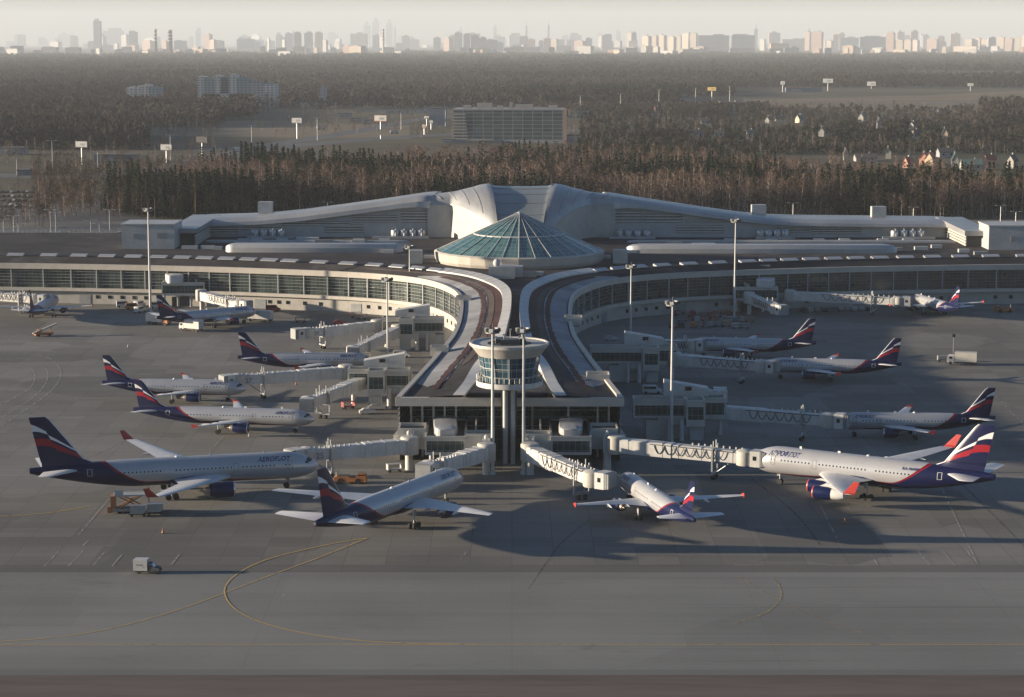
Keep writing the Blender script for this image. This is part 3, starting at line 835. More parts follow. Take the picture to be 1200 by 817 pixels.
def room(name, x0, x1, y0, y1, z0, z1, parent, par=.7, glass=(0, 0), roof='dark_grey', gl_sides='f', body='cream_panel'):
    """a room on a slab: floor band, glass band, roof band with parapet"""
    ga, gb = glass
    b = MB()
    if ga > 0:
        b.box(((x0 + x1) / 2, (y0 + y1) / 2, (z0 + ga) / 2), (x1 - x0, y1 - y0, ga - z0)); b.box(((x0 + x1) / 2, (y0 + y1) / 2, (gb + z1) / 2), (x1 - x0, y1 - y0, z1 - gb))
        for cx in (x0 + .2, x1 - .2):
            for cy in (y0 + .2, y1 - .2): b.box((cx, cy, (ga + gb) / 2), (.4, .4, gb - ga))
    else: b.box(((x0 + x1) / 2, (y0 + y1) / 2, (z0 + z1) / 2), (x1 - x0, y1 - y0, z1 - z0))
    hollow(b, x0, x1, y0, y1, z1 - .05, par + .05)
    o = b.build(name, M[body], parent)
    b = MB(); b.box(((x0 + x1) / 2, (y0 + y1) / 2, z1 + .03), (x1 - x0 - .75, y1 - y0 - .75, .06)); b.build('flat_roof', M[roof], o)
    if ga > 0:
        b = MB(); uv = []
        X0, X1, Y0, Y1 = x0 + .12, x1 - .12, y0 + .12, y1 - .12
        for (ax, ay), (bx, by) in (((X0, Y0), (X1, Y0)), ((X1, Y0), (X1, Y1)), ((X1, Y1), (X0, Y1)), ((X0, Y1), (X0, Y0))):
            b.quad((ax, ay, ga), (bx, by, ga), (bx, by, gb), (ax, ay, gb)); L_ = hypot(bx - ax, by - ay)
            uv += [(0, ga), (L_, ga), (L_, gb), (0, gb)]
        g = b.build('glass_band', M['gate_glass'], o); set_uv(g, uv)
    return o

def capsule(name, c, w, l, h, z, parent, rz=0.0, m='white_paint'):
    """a rounded hood like an upturned tub"""
    rings = []
    for k, (f, zz) in enumerate(((1, 0), (1, h * .80), (.985, h * .90), (.94, h * .97), (.5, h * 1.03), (.02, h * 1.06))):
        ring = []
        for j in range(28):
            a = 2 * pi * j / 28
            x = w / 2 * f * (abs(cos(a)) ** .45) * (1 if cos(a) > 0 else -1); y = l / 2 * f * (abs(sin(a)) ** .45) * (1 if sin(a) > 0 else -1)
            ring.append((c[0] + x * cos(rz) - y * sin(rz), c[1] + x * sin(rz) + y * cos(rz), z + zz))
        rings.append(ring)
    b = MB(); b.loft(rings); return b.build(name, M[m], parent, 24)

def post(name, x, y, z1, r, parent, m='cream_panel', z0=0.0, n=16):
    b = MB(); b.lathe([(r * 1.15, z0), (r, z0 + .4), (r, z1)], n, (x, y, 0)); return b.build(name, M[m], parent, 40)

def side_gate(px_node, py_base, s, label, pier_x):
    """gate house beside the pier: corridor, node with glass front, sloping hood, columns; s = +1 reaches right"""
    g = at(px_node, py_base)
    G = empty('gate_house', (g.x, g.y, 0), 0, label, 'gate house', 'gate houses along the pier')
    L_ = abs(g.x - pier_x)
    def bx(a, c): return (min(a * s, c * s), max(a * s, c * s))
    x0, x1 = bx(-2.2, 2.2); room('node', x0, x1, 0, 5.5, 3.4, 8.9, G, .8, (5.0, 8.0))
    x0, x1 = bx(-L_, -2.2); room('corridor', x0, x1, 1.6, 6.5, 5.2, 9.0, G, .7, (5.7, 8.1))
    x0, x1 = bx(-2.2 - 6.6, -3.4); b = MB(); b.box(((x0 + x1) / 2, 5.2, 4.3), (x1 - x0, 3.2, 8.6)); b.box(((x0 + x1) / 2, 2.6, 4.3), ((x1 - x0) * .96, 1.8, 1.6)); b.build('stair_core', M['cream_panel'], G)
    x0, x1 = bx(-1.2, 7.6); room('lounge', x0, x1, 5.6, 10.5, 4.2, 8.7, G, .6, (5.2, 8.0))
    # sloping hood
    b = MB(); xa, xb = (-6.8 * s, 3.6 * s)
    b.add([(xa, 7, 9.3), (xb, 7, 9.3), (xb, 11, 9.3), (xa, 11, 9.3), (xa, 7, 13.0), (xb, 7, 11.2), (xb, 11, 11.2), (xa, 11, 13.0)],
          [(0, 1, 5, 4), (1, 2, 6, 5), (2, 3, 7, 6), (3, 0, 4, 7), (4, 5, 6, 7), (3, 2, 1, 0)] if s > 0 else [(4, 5, 1, 0), (5, 6, 2, 1), (6, 7, 3, 2), (7, 4, 0, 3), (7, 6, 5, 4), (0, 1, 2, 3)])
    h = b.build('hood', M['white_paint'], G)
    b = MB(); b.box((-1.2 * s, 6.96, 11.2), (1.5, .15, .9)); b.build('window', M['car_glass'], h)
    b = MB(); b.box((0.4 * s, 2.4, 1.7), (3.2, 2.4, 3.4)); b.build('pier_column', M['grey_panel'], G)
    post('column', -3.2 * s, .8, 5.2, .55, G, 'white_paint'); post('column', -6.2 * s, 1.0, 5.2, .42, G, 'white_paint'); post('column', 6.4 * s, 8, 4.2, .5, G, 'white_paint')
    b = MB(); b.box((-8.8 * s, 4.5, 2.3), (5.2, 5, 4.6)); b.build('ground_shed', M['cream_panel'], G)
    b = MB(); b.box((-3.9 * s + 0, 9.0, 9.9), (1.1, 3.4, 1.2)); b.build('roof_fan', M['dark_grey'], G)
    return G
side_gate(441, 479, -1, 'sunlit gate house with white hood, nearest the left front corner of the pier', at_depth(480, 440, 523).x)
side_gate(476, 411, -1, 'cream gate house with white hood farther back on the sunny left side of the pier', at_depth(520, 400, 621).x)
side_gate(815, 517, 1, 'shaded gate house with white hood at the right front corner of the pier', at_depth(742, 470, 480).x)
side_gate(763, 449, 1, 'shaded gate house farther back on the right side of the pier', at_depth(692, 420, 562).x)

def tip_gate(px_mid, label, s):
    """gate house in front of the pier tip; s = side of the outer arm"""
    g = at_depth(px_mid, 520, 445)
    G = empty('tip_gate_house', (g.x, 445, 0), 0, label, 'gate house', 'gate houses before the pier tip')
    def bx(a, c): return (min(a * s, c * s), max(a * s, c * s))
    room('lounge', -4.4, 4.4, -2, 19.4, 3.6, 7.2, G, .5, (4.2, 6.6))
    capsule('hood', (0.2 * s, 7.0), 5.2, 16.5, 1.8, 7.5, G, .05 * -s, 'roof_metal')
    x0, x1 = bx(4.4, 10.4); room('outer_arm', x0, x1, 2.5, 9.5, 4.0, 7.8, G, .8, (0, 0))
    x0, x1 = bx(-10.2, -4.4); room('inner_arm', x0, x1, -1.5, 3.2, 4.2, 7.4, G, .7, (0, 0))
    for x, y in ((7.9, -0.6), (-8.9, -5.6)): 
        b = MB(); b.box((x * s, y + 1.2, 5.6), (1.9, 2.6, 3.7)); b.box((x * s + .9, y + 1.2, 5.8), (.3, 2.9, 4.4)); b.build('rotunda', M['grey_panel'], G)
        post('column', x * s, y + .6, 4.2, .85, G, 'cream_panel')
        b = MB(); b.lathe([(.05, 8.6), (.45, 8.3), (.5, 7.9), (.35, 7.6)], 12, (x * s, y + .8, 0)); b.build('beacon', M['white_paint'], G, 60)
    b = MB(); b.box((-8.9 * s, -2.2, 5.6), (1.6, 2, 3.2)); b.build('link', M['cream_panel'], G)
    b = MB(); b.box((0, 7, 1.8), (8, 8, 3.6)); b.build('base_room', M['dark_grey'], G)
    b = MB(); b.box((-6.5 * s, 9, 8.4), (.3, 9, 1.2)); b.build('screen_wall', M['cream_panel'], G)
    return G
tip_gate(522, 'tip gate house with rounded white hood, left of the control tower', -1)
tip_gate(669, 'tip gate house with rounded ribbed hood, right of the control tower', 1)

def wing_gate(px, py, s, label):
    g = at(px, py)
    G = empty('wing_gate_house', (g.x, g.y, 0), 0, label, 'gate house')
    def bx(a, c): return (min(a * s, c * s), max(a * s, c * s))
    b = MB(); b.add([(-6, 9, 0), (6, 9, 0), (6, 17, 0), (-6, 17, 0), (-5.6, 10, 15.2), (5.8, 10, 15.2), (5.8, 17, 15.2), (-5.6, 17, 15.2)],
                    [(0, 1, 5, 4), (1, 2, 6, 5), (2, 3, 7, 6), (3, 0, 4, 7), (4, 5, 6, 7), (3, 2, 1, 0)]); b.build('stair_tower', M['parapet'], G)
    room('lounge', -7.5, 7.5, 0, 9, 4.0, 8.2, G, .6, (4.8, 7.6))
    capsule('hood', (-3.6 * s * -1 if s > 0 else -3.6, 4), 6, 9.5, 2.9, 8.4, G, -.25 * s)
    b = MB(); b.box((3.6 * -s, 4.4, 9.2), (.3, 9, 1.2), .25); b.build('screen_wall', M['cream_panel'], G)
    for x in (-6.8, -2, 2.5, 6.8): post('column', x, 1.0, 4.0, .5, G, 'cream_panel')
    b = MB(); b.box((0, 5, 1.6), (9, 4, 3.2)); b.build('base_room', M['dark_grey'], G)
wing_gate(215, 360, -1, 'gate house under a blank stair tower on the left glass wing')
wing_gate(886, 366, 1, 'gate house under a blank stair tower on the right glass wing')

# ------------------------------------------------------------------ jet bridges
def text_mesh(s):
    c = bpy.data.curves.new('t', 'FONT'); c.body = s; c.resolution_u = 3; c.offset = 0.022
    o = bpy.data.objects.new('t', c); COL.objects.link(o)
    dg = bpy.context.evaluated_depsgraph_get(); me = o.evaluated_get(dg).to_mesh()
    V = [tuple(v.co) for v in me.vertices]; F = [tuple(p.vertices) for p in me.polygons]
    bpy.data.objects.remove(o); bpy.data.curves.remove(c)
    return V, F
TXT = {k: text_mesh(k) for k in ('AEROFLOT', '\u0410\u042d\u0420\u041e\u0424\u041b\u041e\u0422', '25', '27', '29', 'RA-96008')}
M['letter_blue'] = mat('letter_blue', (0.012, 0.018, 0.09), 0.4, var=0)
M['letter_grey'] = mat('letter_grey', (0.16, 0.16, 0.17), 0.5, var=0)
M['letter_white'] = mat('letter_white', (0.6, 0.6, 0.6), 0.5, var=0)

def bridge(A, B, label, cab=None, num=None, cable=False, leg=.72, zA=5.6, zB=5.2, foot=True, pins=True, colA=False):
    """telescopic boarding bridge from A (fixed end) to B (cab end); pixels of the axis at floor-to-roof middle"""
    a, c = at(A[0], A[1], zA), at(B[0], B[1], zB)
    d = Vector((c.x - a.x, c.y - a.y, 0)); L_ = d.length; rz = atan2(d.y, d.x)
    G = empty('jet_bridge', (a.x, a.y, 0), rz, label, 'jet bridge', 'jet bridges at the stands')
    def zz(x): return zA + (zB - zA) * x / L_
    def tun(name, x0, x1, w, h, m, ribs=0):
        b = MB(); rings = []
        for x in (x0, x1):
            z = zz(x); rings.append([(x, -w / 2, z - h / 2), (x, w / 2, z - h / 2), (x, w / 2, z + h / 2 - .25), (x, w / 2 - .3, z + h / 2), (x, -w / 2 + .3, z + h / 2), (x, -w / 2, z + h / 2 - .25)])
        b.loft(rings); o = b.build(name, M[m], G)
        b = MB()
        for k in range(ribs):
            x = x0 + (x1 - x0) * (k + .5) / ribs; b.box((x, 0, zz(x)), (.14, w + .1, h + .1))
        if ribs: b.build('tunnel_rib', M['grey_panel'], o)
        return o
    b = MB(); b.lathe([(1.9, zA - 1.9), (2.0, zA - 1.7), (2.0, zA + 1.7), (1.7, zA + 2.0), (.05, zA + 2.1)], 18); b.build('rotunda', M['cream_panel'], G, 40)
    if colA:
        post('column', 0, 0, zA - 1.8, .65, G)
    e1, e2 = L_ * .42, L_ * .72
    tun('outer_tunnel', 1.4, e1, 3.1, 3.0, 'white_paint', 3); tun('middle_tunnel', e1 - 1, e2, 2.8, 2.75, 'white_paint', 2); t3 = tun('inner_tunnel', e2 - 1, L_ - 2.6, 2.5, 2.5, 'white_paint', 2)
    # cab
    ca = (cab or 0.0)
    b = MB(); b.lathe([(1.85, zB - 1.6), (1.95, zB - 1.4), (1.95, zB + 1.35), (1.6, zB + 1.6), (.05, zB + 1.7)], 18, (L_ - 2.0, 0, 0)); b.build('cab_rotunda', M['cream_panel'], G, 40)
    cx, cy = L_ - 2.0 + 2.6 * cos(ca), 2.6 * sin(ca)
    b = MB(); b.box((cx, cy, zB + .05), (2.2, 3.3, 3.3), ca); co = b.build('cab', M['white_paint'], G)
    b = MB(); b.box((cx - 0.05 * cos(ca), cy, zB + .25), (.8, 3.36, .9), ca); b.build('window', M['car_glass'], co)
    hx, hy = L_ - 2.0 + 4.2 * cos(ca), 4.2 * sin(ca)
    b = MB()
    for k in range(3): b.box((hx + (k - 1) * .38 * cos(ca), hy + (k - 1) * .38 * sin(ca), zB + .1), (.34, 3.5 - k * .12, 3.2 - k * .1), ca)
    b.build('canopy_bellows', M['mid_grey'], co)
    if foot:
        x = L_ * leg; zt = zz(x)
        b = MB()
        for y in (-1.75, 1.75): b.box((x, y, (zt + 2.0 + 1.1) / 2 + .1), (.32, .32, zt + 2.0 - 1.1))
        b.box((x, 0, 1.3), (.6, 3.8, .5)); b.box((x, 0, zt - 1.65), (.4, 3.6, .35)); b.tube([(x + 3.4, 0, zt - 1.6), (x + .2, 0, 1.3)], .14, 6)
        lg = b.build('support_leg', M['steel'], G)
        for y in (-.75, .75):
            b = MB(); b.tube([(x, y - .25, .55), (x, y + .25, .55)], .55, 14); b.build('wheel', M['black_rubber'], lg)
    if cable:
        b = MB(); side_ = -1 if cos(rz) > 0 else 1
        x0, x1 = L_ * .30, L_ * .80; K = 7; pts = []
        for k in range(K * 8 + 1):
            f = k / (K * 8); x = x0 + (x1 - x0) * f; sag = abs(sin(pi * K * f)) ** .8
            pts.append((x, side_ * 1.66, zz(x) + 1.0 - 1.75 * sag))
        b.tube(pts, .085, 5); b.tube([(x0 - 1, side_ * 1.6, zz(x0) + 1.15), (x1 + 2, side_ * 1.6, zz(x1) + 1.1)], .08, 5); b.build('cable_festoon', M['black_rubber'], G)
    if pins:
        b = MB()
        for k in range(9):
            x = L_ * (.55 + .4 * k / 9); b.box((x, .9, zz(x) + 1.55), (.28, .28, .5))
        x = L_ * leg
        for y in (-.9, .9): b.tube([(x, y, zz(x) + 1.2), (x, y, zz(x) + 3.0)], .13, 6)
        b.build('roof_fittings', M['white_paint'], G)
    if num:
        V, F = TXT[num]; b = MB(); sd = -1 if cos(rz) > 0 else 1
        x = L_ - 4.4; S_h = 1.7
        pts = []
        for vx, vy, _ in V:
            u = (vx - .45) * S_h
            pts.append((x + (u if sd < 0 else -u), sd * 1.31, zz(x) - .75 + vy * S_h))
        b.add(pts, F); b.build('stand_number', M['letter_grey'], t3)
    return G
bridge((480, 522), (349, 534), 'long white jet bridge marked 25 at the nose of the biggest left airliner', .25, '25')
bridge((570, 530), (497, 551), 'short white jet bridge running left from the pier tip to the twin jet', .35, leg=.8)
bridge((621, 530), (700, 563), 'sunlit jet bridge with looped cables from the pier tip to the slim jet', .5, cable=True, leg=.78)
bridge((722, 521), (884, 537), 'sunlit jet bridge with looped cables reaching the four engined jet', 0, cable=True)
bridge((837, 482), (981, 493), 'long shaded jet bridge ending at the jet behind the four engined airliner', 0, cable=True)
bridge((826, 466), (849, 463), 'short retracted jet bridge beside the right front gate house', .6, foot=False, pins=False)
bridge((790, 421), (901, 429.5), 'shaded jet bridge with looped cables, second from the back on the right side', 0, cable=True)
bridge((770, 404), (816, 404.5), 'short shaded jet bridge at the rearmost right pier stand', 0, cable=True)
bridge((926, 346.5), (1060, 353.5), 'long jet bridge along the right glass wing to the small far jet', .2, cable=True)
bridge((878, 349), (912, 363), 'idle stub jet bridge hanging from the right wing gate house', .3, foot=False, cable=True, colA=True)
bridge((430, 446), (357, 474), 'white jet bridge sloping down left to the long narrow jet, fittings along its roof', .35)
bridge((405, 436), (270, 446), 'straight white jet bridge marked 27 meeting the left row single aisle jet', .2, '27')
bridge((466, 388), (411, 413), 'short white jet bridge angled down to the jet nearest the pier bend', .35)
bridge((442, 382), (353, 391), 'unused white jet bridge with open dark end and no plane at it', 0, '29')
bridge((236, 346), (284, 358), 'brightly sunlit jet bridge with zigzag trusses beside the catering trucks', .3, cable=True, colA=True)
bridge((-30, 345), (47, 351), 'sunlit jet bridge entering from the left picture edge', .2, cable=True)

# ------------------------------------------------------------------ light masts
def mast(px, py, ptop, label, fat=.34):
    g = at(px, py); top = at_depth(px, ptop, g.y).z
    G = empty('light_mast', (g.x, g.y, 0), 0, label, 'light mast', 'tall floodlight masts on the apron')
    b = MB(); b.tube([(0, 0, 0), (0, 0, top * .5), (0, 0, top)], [fat * 1.25, fat, fat * .62], 12); b.build('pole', M['white_paint'], G, 60)
    b = MB(); b.lathe([(fat * 2, 0), (fat * 2, .5), (fat * 1.3, .8)], 12); b.build('foot', M['grey_panel'], G)
    b = MB(); b.lathe([(.3, -.5), (1.5, -.45), (1.5, -.2), (.3, -.1)], 14, (0, 0, top)); b.build('head_ring', M['mid_grey'], G)
    for k in range(7):
        a = 2 * pi * k / 7
        b = MB(); b.box((1.45 * cos(a), 1.45 * sin(a), top + .25), (.55, .85, .7), a); b.build('floodlight', M['lamp_glass'] if k % 2 else M['dark_grey'], G)
    b = MB(); b.tube([(0, 0, top), (0, 0, top + 1.6)], .07, 5); b.build('rod', M['mid_grey'], G)
    return G
mast(176.5, 366, 246, 'tall floodlight mast before the left glass wing by the parked vans', .36)
mast(454.5, 430, 328, 'floodlight mast rising beside the left gate house hood', .26)
mast(480.5, 371, 290, 'floodlight mast rising before the bright curved left facade', .28)
mast(577.5, 556, 388, 'left one of the two floodlight masts before the control tower', .34)
mast(613.5, 556, 388, 'right one of the two floodlight masts before the control tower', .34)
mast(739, 402, 313, 'floodlight mast in front of the shaded right glass bend', .28)
mast(786.5, 518, 356, 'tall floodlight mast standing at the right front gate house', .32)
mast(860.5, 372, 259, 'tall floodlight mast in front of the right wing stair tower', .32)
# ------------------------------------------------------------------ airliners
def livery_mat():
    m, nt, b = new_mat('silver_livery', 0.34, 0.35, 0.28)
    u, nz = uvxy(nt, 'liv'); xm, _ = uvxy(nt, 'metres')
    bd = u.ramp(0.04, 0.5) * 0.36 + u.ramp(0.60, 0.86) * 2.35 + (-0.96)
    silver = mixc(nt, noise(nt, 0.25, 4, objco(nt), .6), (0.35, 0.36, 0.38), (0.44, 0.44, 0.45))
    panel = ((xm * (1 / 5.2)).fract() < 0.012)
    silver = mixc(nt, panel * 0.5, silver, (0.22, 0.22, 0.24))
    win = ((nz - 0.20).abs() < 0.055) * ((xm * (1 / 0.80)).fract() < 0.42) * (u > 0.11) * (u < 0.84)
    gap = ((u - 0.145).abs() < 0.012).max((u - 0.30).abs() < 0.014).max((u - 0.53).abs() < 0.018)
    win = win * (gap * (-1) + 1)
    c = mixc(nt, win, silver, (0.02, 0.022, 0.03))
    blue = nz < bd
    c = mixc(nt, blue, c, (0.006, 0.009, 0.044))
    redw = u.ramp(0.60, 0.78) * 0.10 + 0.035
    red = ((bd + redw * 0.6 - nz).abs() < redw) * (u > 0.03)
    c = mixc(nt, red, c, (0.22, 0.012, 0.022))
    nt.links.new(c, b.inputs['Base Color'])
    nt.links.new((blue * (-0.35) + 0.35).max(0.0).s, b.inputs['Metallic'])
    return m
M['livery'] = livery_mat()
def fin_mat():
    m, nt, b = new_mat('fin_flag', 0.38, 0.0, 0.28)
    u, v = uvxy(nt, 'liv')
    rear = u > 0.5
    def pw(r0, r1, f0, f1):     # piecewise line: rear part from u=.5 (r0) to 1 (r1), front part from u=0 (f0) to .5 (f1)
        s_rear = (u - 0.5) * ((r1 - r0) * 2) + r0 + ((u * 2 - 1) * 3.14159).sin() * 0.022
        s_fr = u * ((f1 - f0) * 2) + f0 + (u * 2 * 3.14159).sin() * 0.03
        return s_rear * rear + s_fr * (rear * (-1) + 1)
    wt, wb = pw(0.71, 0.86, 0.30, 0.64), pw(0.645, 0.71, 0.25, 0.55)
    rt, rb = pw(0.545, 0.565, 0.20, 0.47), pw(0.36, 0.42, 0.09, 0.31)
    white = (v < wt) * (v > wb); red = (v < rt) * (v > rb)
    c = mixc(nt, white, (0.006, 0.009, 0.044), (0.62, 0.62, 0.62))
    c = mixc(nt, red, c, (0.25, 0.012, 0.022))
    c = mixc(nt, u < 0.035, c, (0.62, 0.62, 0.62))
    nt.links.new(c, b.inputs['Base Color'])
    return m
M['fin_flag'] = fin_mat()
M['wing_grey'] = mat('wing_grey', (0.47, 0.475, 0.48), 0.4, 0.1, var=0.10, scale=0.5)
M['wing_white'] = mat('wing_white', (0.58, 0.58, 0.57), 0.4, 0.0, var=0.06, scale=0.5)
M['engine_metal'] = mat('engine_metal', (0.55, 0.55, 0.56), 0.25, 0.8, var=0.1)
M['nozzle'] = mat('nozzle', (0.30, 0.27, 0.25), 0.4, 0.6, var=0.2)
M['winglet_red'] = mat('winglet_red', (0.36, 0.035, 0.03), 0.45, var=0.08)
M['engine_blue'] = mat('engine_blue', (0.007, 0.012, 0.055), 0.28, var=0.1, spec=0.35)

SPEC = dict(
    narrow=dict(L=37.6, R=2.0, zc=3.75, span=34.1, wx=11.6, wr=7.2, kink=(6.4, 3.9), tip=1.5, sweep=.51, fin=11.8, fx=30.2, fc=6.2, ft=2.1, st=6.2, eng=((5.75, 1.95, 1.15, 4.5),), sc=3.4, main=(18.6, 3.8), fence=True),
    long_narrow=dict(L=44.5, R=2.0, zc=3.75, span=34.1, wx=15.6, wr=7.2, kink=(6.4, 3.9), tip=1.5, sweep=.51, fin=11.8, fx=37.0, fc=6.2, ft=2.1, st=6.2, eng=((5.75, 1.95, 1.2, 4.6),), sc=3.4, main=(22.6, 3.8), fence=True),
    wide=dict(L=58.8, R=2.82, zc=4.9, span=60.3, wx=18.8, wr=11.5, kink=(9.6, 7.2), tip=2.4, sweep=.60, fin=17.2, fx=47.0, fc=9.4, ft=3.6, st=9.7, eng=((9.4, 2.35, 1.62, 6.3),), sc=5.0, main=(31.0, 5.4), wl=1.9),
    twin=dict(L=54.9, R=2.52, zc=4.95, span=47.6, wx=17.5, wr=9.6, kink=(7.8, 6.2), tip=2.2, sweep=.63, fin=15.9, fx=43.6, fc=8.6, ft=3.2, st=9.3, eng=((7.9, 2.4, 1.45, 5.4),), sc=4.6, main=(27.2, 4.7)),
    quad=dict(L=55.3, R=3.04, zc=5.35, span=57.6, wx=17.8, wr=11.8, kink=(9.4, 7.4), tip=2.8, sweep=.60, fin=17.5, fx=43.4, fc=9.6, ft=3.8, st=10.1, eng=((9.6, 2.75, 1.38, 5.6), (16.4, 3.1, 1.38, 5.6)), sc=5.1, main=(29.5, 5.0), wl=2.8))

AIRFOIL = [(0, 0), (.015, .30), (.06, .58), (.18, .92), (.36, 1.0), (.60, .72), (.85, .28), (1.0, .03), (.80, -.10), (.55, -.42), (.32, -.75), (.14, -.70), (.04, -.42)]
def foil(x_le, y, z, c, t, flip=1):
    return [(x_le - c * u, y, z + c * t * .5 * w) for u, w in AIRFOIL]

def make_plane(kind, label, group):
    s = SPEC[kind]; L_, R, zc = s['L'], s['R'], s['zc']; H = L_ / 2
    P = empty('airliner', (0, 0, 0), 0, label, 'airliner', group)
    ln, xt = 2.5 * R, L_ * .64
    def sect(xn):
        rz = ry = R; z = zc
        if xn < ln:
            q = 1 - xn / ln; k = max(0.0, 1 - q ** 2.1) ** .60
            top = zc + R - (R * 1.12) * (1 - max(0, 1 - q ** 1.75) ** .75); bot = zc - R + (R * .88) * (1 - max(0, 1 - q ** 2.4) ** .62)
            rz = max(.06, (top - bot) / 2); z = (top + bot) / 2; ry = max(.06, R * k)
        elif xn > xt:
            q = (xn - xt) / (L_ - xt)
            top = zc + R - .30 * R * q ** 1.6; bot = zc - R + (2 * R - .30 * R - .42 * R) * q ** 1.45
            rz = (top - bot) / 2; z = (top + bot) / 2; ry = R * (1 - .84 * q ** 1.5)
        return ry, rz, z
    xs = [0.02, .12, .3, .6, 1.0, 1.6, 2.3, 3.2, 4.2, 5.2, 6.4, 8] + list(np.linspace(9.5, xt, 10)) + list(np.linspace(xt, L_, 16))[1:]
    n = 36; b = MB(); uv, uv2, rings = [], [], []
    for xn in xs:
        ry, rz, z = sect(xn); ring = []
        for k in range(n):
            a = 2 * pi * k / n + pi / n; x, y, zz = H - xn, ry * cos(a), z + rz * sin(a)
            ring.append((x, y, zz)); uv.append((xn / L_, (zz - zc) / R)); uv2.append((xn, 0))
        rings.append(ring)
    b.loft(rings)
    fus = b.build('fuselage', M['livery'], P, 50); set_uv(fus, uv); set_uv(fus, uv2, 'metres')
    def skin(xn, ang, off=.03):       # a point on the skin, angle 0 = starboard (-y) horizontal, up positive
        ry, rz, z = sect(xn); return (H - xn, -(ry + off) * cos(ang), z + (rz + off) * sin(ang))
    # cockpit windows
    b = MB()
    for sgn in (-1, 1):
        for a0, a1, x0, x1, lo, hi in ((.0, .28, 1.35 * R / 2, 2.1 * R / 2, .58, 1.12), (.30, .6, 1.5 * R / 2, 2.25 * R / 2, .55, .98)):
            pass
        for j in range(3):
            aa0, aa1 = (1.42, 1.05) if j == 0 else ((1.0, .66) if j == 1 else (.62, .40))
            xf, xb = (R * .52, R * .86) if j == 0 else ((R * .60, R * 1.0) if j == 1 else (R * .82, R * 1.12))
            q = [skin(xf, aa0, .04), skin(xf + .1 * R * (j > 0), aa1, .04), skin(xb + .05, aa1, .05), skin(xb, aa0, .05)]
            q = [(x, y * sgn, z) for x, y, z in q]; b.quad(*(q if sgn < 0 else q[::-1]))
    b.build('windscreen', M['car_glass'], P)
    # names on both sides: latin on the right side, cyrillic on the left side
    for txt, sgn in (('AEROFLOT', 1), ('\u0410\u042d\u0420\u041e\u0424\u041b\u041e\u0422', -1)):
        V, F = TXT[txt]; wmax = max(v[0] for v in V); hgt = R * .38; width = R * 2.35
        x0 = R * (2.3 if kind != 'quad' else 1.9); pts = []
        for vx, vy, _ in V:
            f = vx / wmax
            xn = (x0 + (1 - f) * width) if sgn > 0 else (x0 + f * width)
            xn -= (vy / .7) * .25 * (1 if sgn > 0 else -1)
            ang = .52 + (vy / .7) * hgt / R
            x, y, z = skin(xn, ang, .035); pts.append((x, y * sgn, z))
        b = MB(); b.add(pts, F); b.build('lettering', M['letter_blue'], P)
    if kind == 'quad':
        V, F = TXT['RA-96008']; wmax = max(v[0] for v in V); pts = []
        for vx, vy, _ in V:
            x, y, z = skin(L_ * .655 + vx / wmax * 3.6, .50 + vy / .7 * .2, .04); pts.append((x, -y, z))
        b = MB(); b.add(pts, F); b.build('registration', M['letter_blue'], P)
    # doors: slim raised leaves
    for xn in (ln * .92, s['wx'] - 1.2, L_ * .80):
        for sgn in (-1, 1):
            b = MB(); w, a0, a1 = .5, -.16, .50; t_ = .085; N_ = 5
            def strip_(xa, xb, aa, ab):
                q = []
                for k in range(N_ + 1):
                    a = aa + (ab - aa) * k / N_
                    for xx in (xa, xb):
                        x, y, z = skin(xx, a, .02); q.append((x, y * sgn, z))
                b.add(q, [(2 * k, 2 * k + 1, 2 * k + 3, 2 * k + 2) for k in range(N_)])
            strip_(xn - w, xn - w + t_, a0, a1); strip_(xn + w - t_, xn + w, a0, a1); strip_(xn - w + t_, xn + w - t_, a0, a0 + t_ / R); strip_(xn - w + t_, xn + w - t_, a1 - t_ / R, a1)
            b.build('door', M['letter_white'] if xn > L_ * .7 else M['letter_grey'], P)
    # belly fairing
    b = MB(); rings = []
    for k in range(9):
        f = k / 8; x = H - (s['wx'] - 1.5) - f * (s['wr'] + 6.5); e = sin(pi * min(1, max(0, f))) ** .45 if 0 < f < 1 else .02
        rings.append([(x, R * 1.02 * e * cos(a), zc - R * .52 + R * .62 * e * sin(a)) for a in [2 * pi * j / 20 for j in range(20)]])
    b.loft(rings); b.build('belly_fairing', M['engine_blue'], P, 50)
    # wings
    zr = zc - R * .50; hs = s['span'] / 2; dih = .095
    for sgn in (-1, 1):
        st = []
        for y, c, t in ((R * .55, s['wr'] * 1.06, .13), (R * 1.02, s['wr'], .125), (s['kink'][0], s['kink'][1], .11), (s['kink'][0] + (hs - s['kink'][0]) * .5, (s['kink'][1] + s['tip']) / 2, .10), (hs - .3, s['tip'] * 1.05, .095), (hs, s['tip'] * .62, .06)):
            xle = s['wx'] + max(0, y - R) * s['sweep'] - (0.0 if y > R * .9 else .5)
            if y == hs: xle += s['tip'] * .35
            st.append(foil(H - xle, sgn * y, zr + max(0, y - R) * dih, c, t))
        b = MB(); b.loft(st if sgn < 0 else st[::-1])
        w = b.build('wing', M['wing_grey'], P, 40)
        xt_ = s['wx'] + (hs - R) * s['sweep']; zt = zr + (hs - R) * dih
        if s.get('fence'):
            b = MB(); q = [(H - xt_ + .2, zt), (H - xt_ - 1.3, zt + .55), (H - xt_ - 1.75, zt + .5), (H - xt_ - 1.75, zt), (H - xt_ - 1.6, zt - .4), (H - xt_ - 1.1, zt - .35)]
            b.loft([[(x, sgn * (hs - .02), z) for x, z in q], [(x, sgn * (hs + .07), z) for x, z in q]]); b.build('winglet', M['winglet_red'], w)
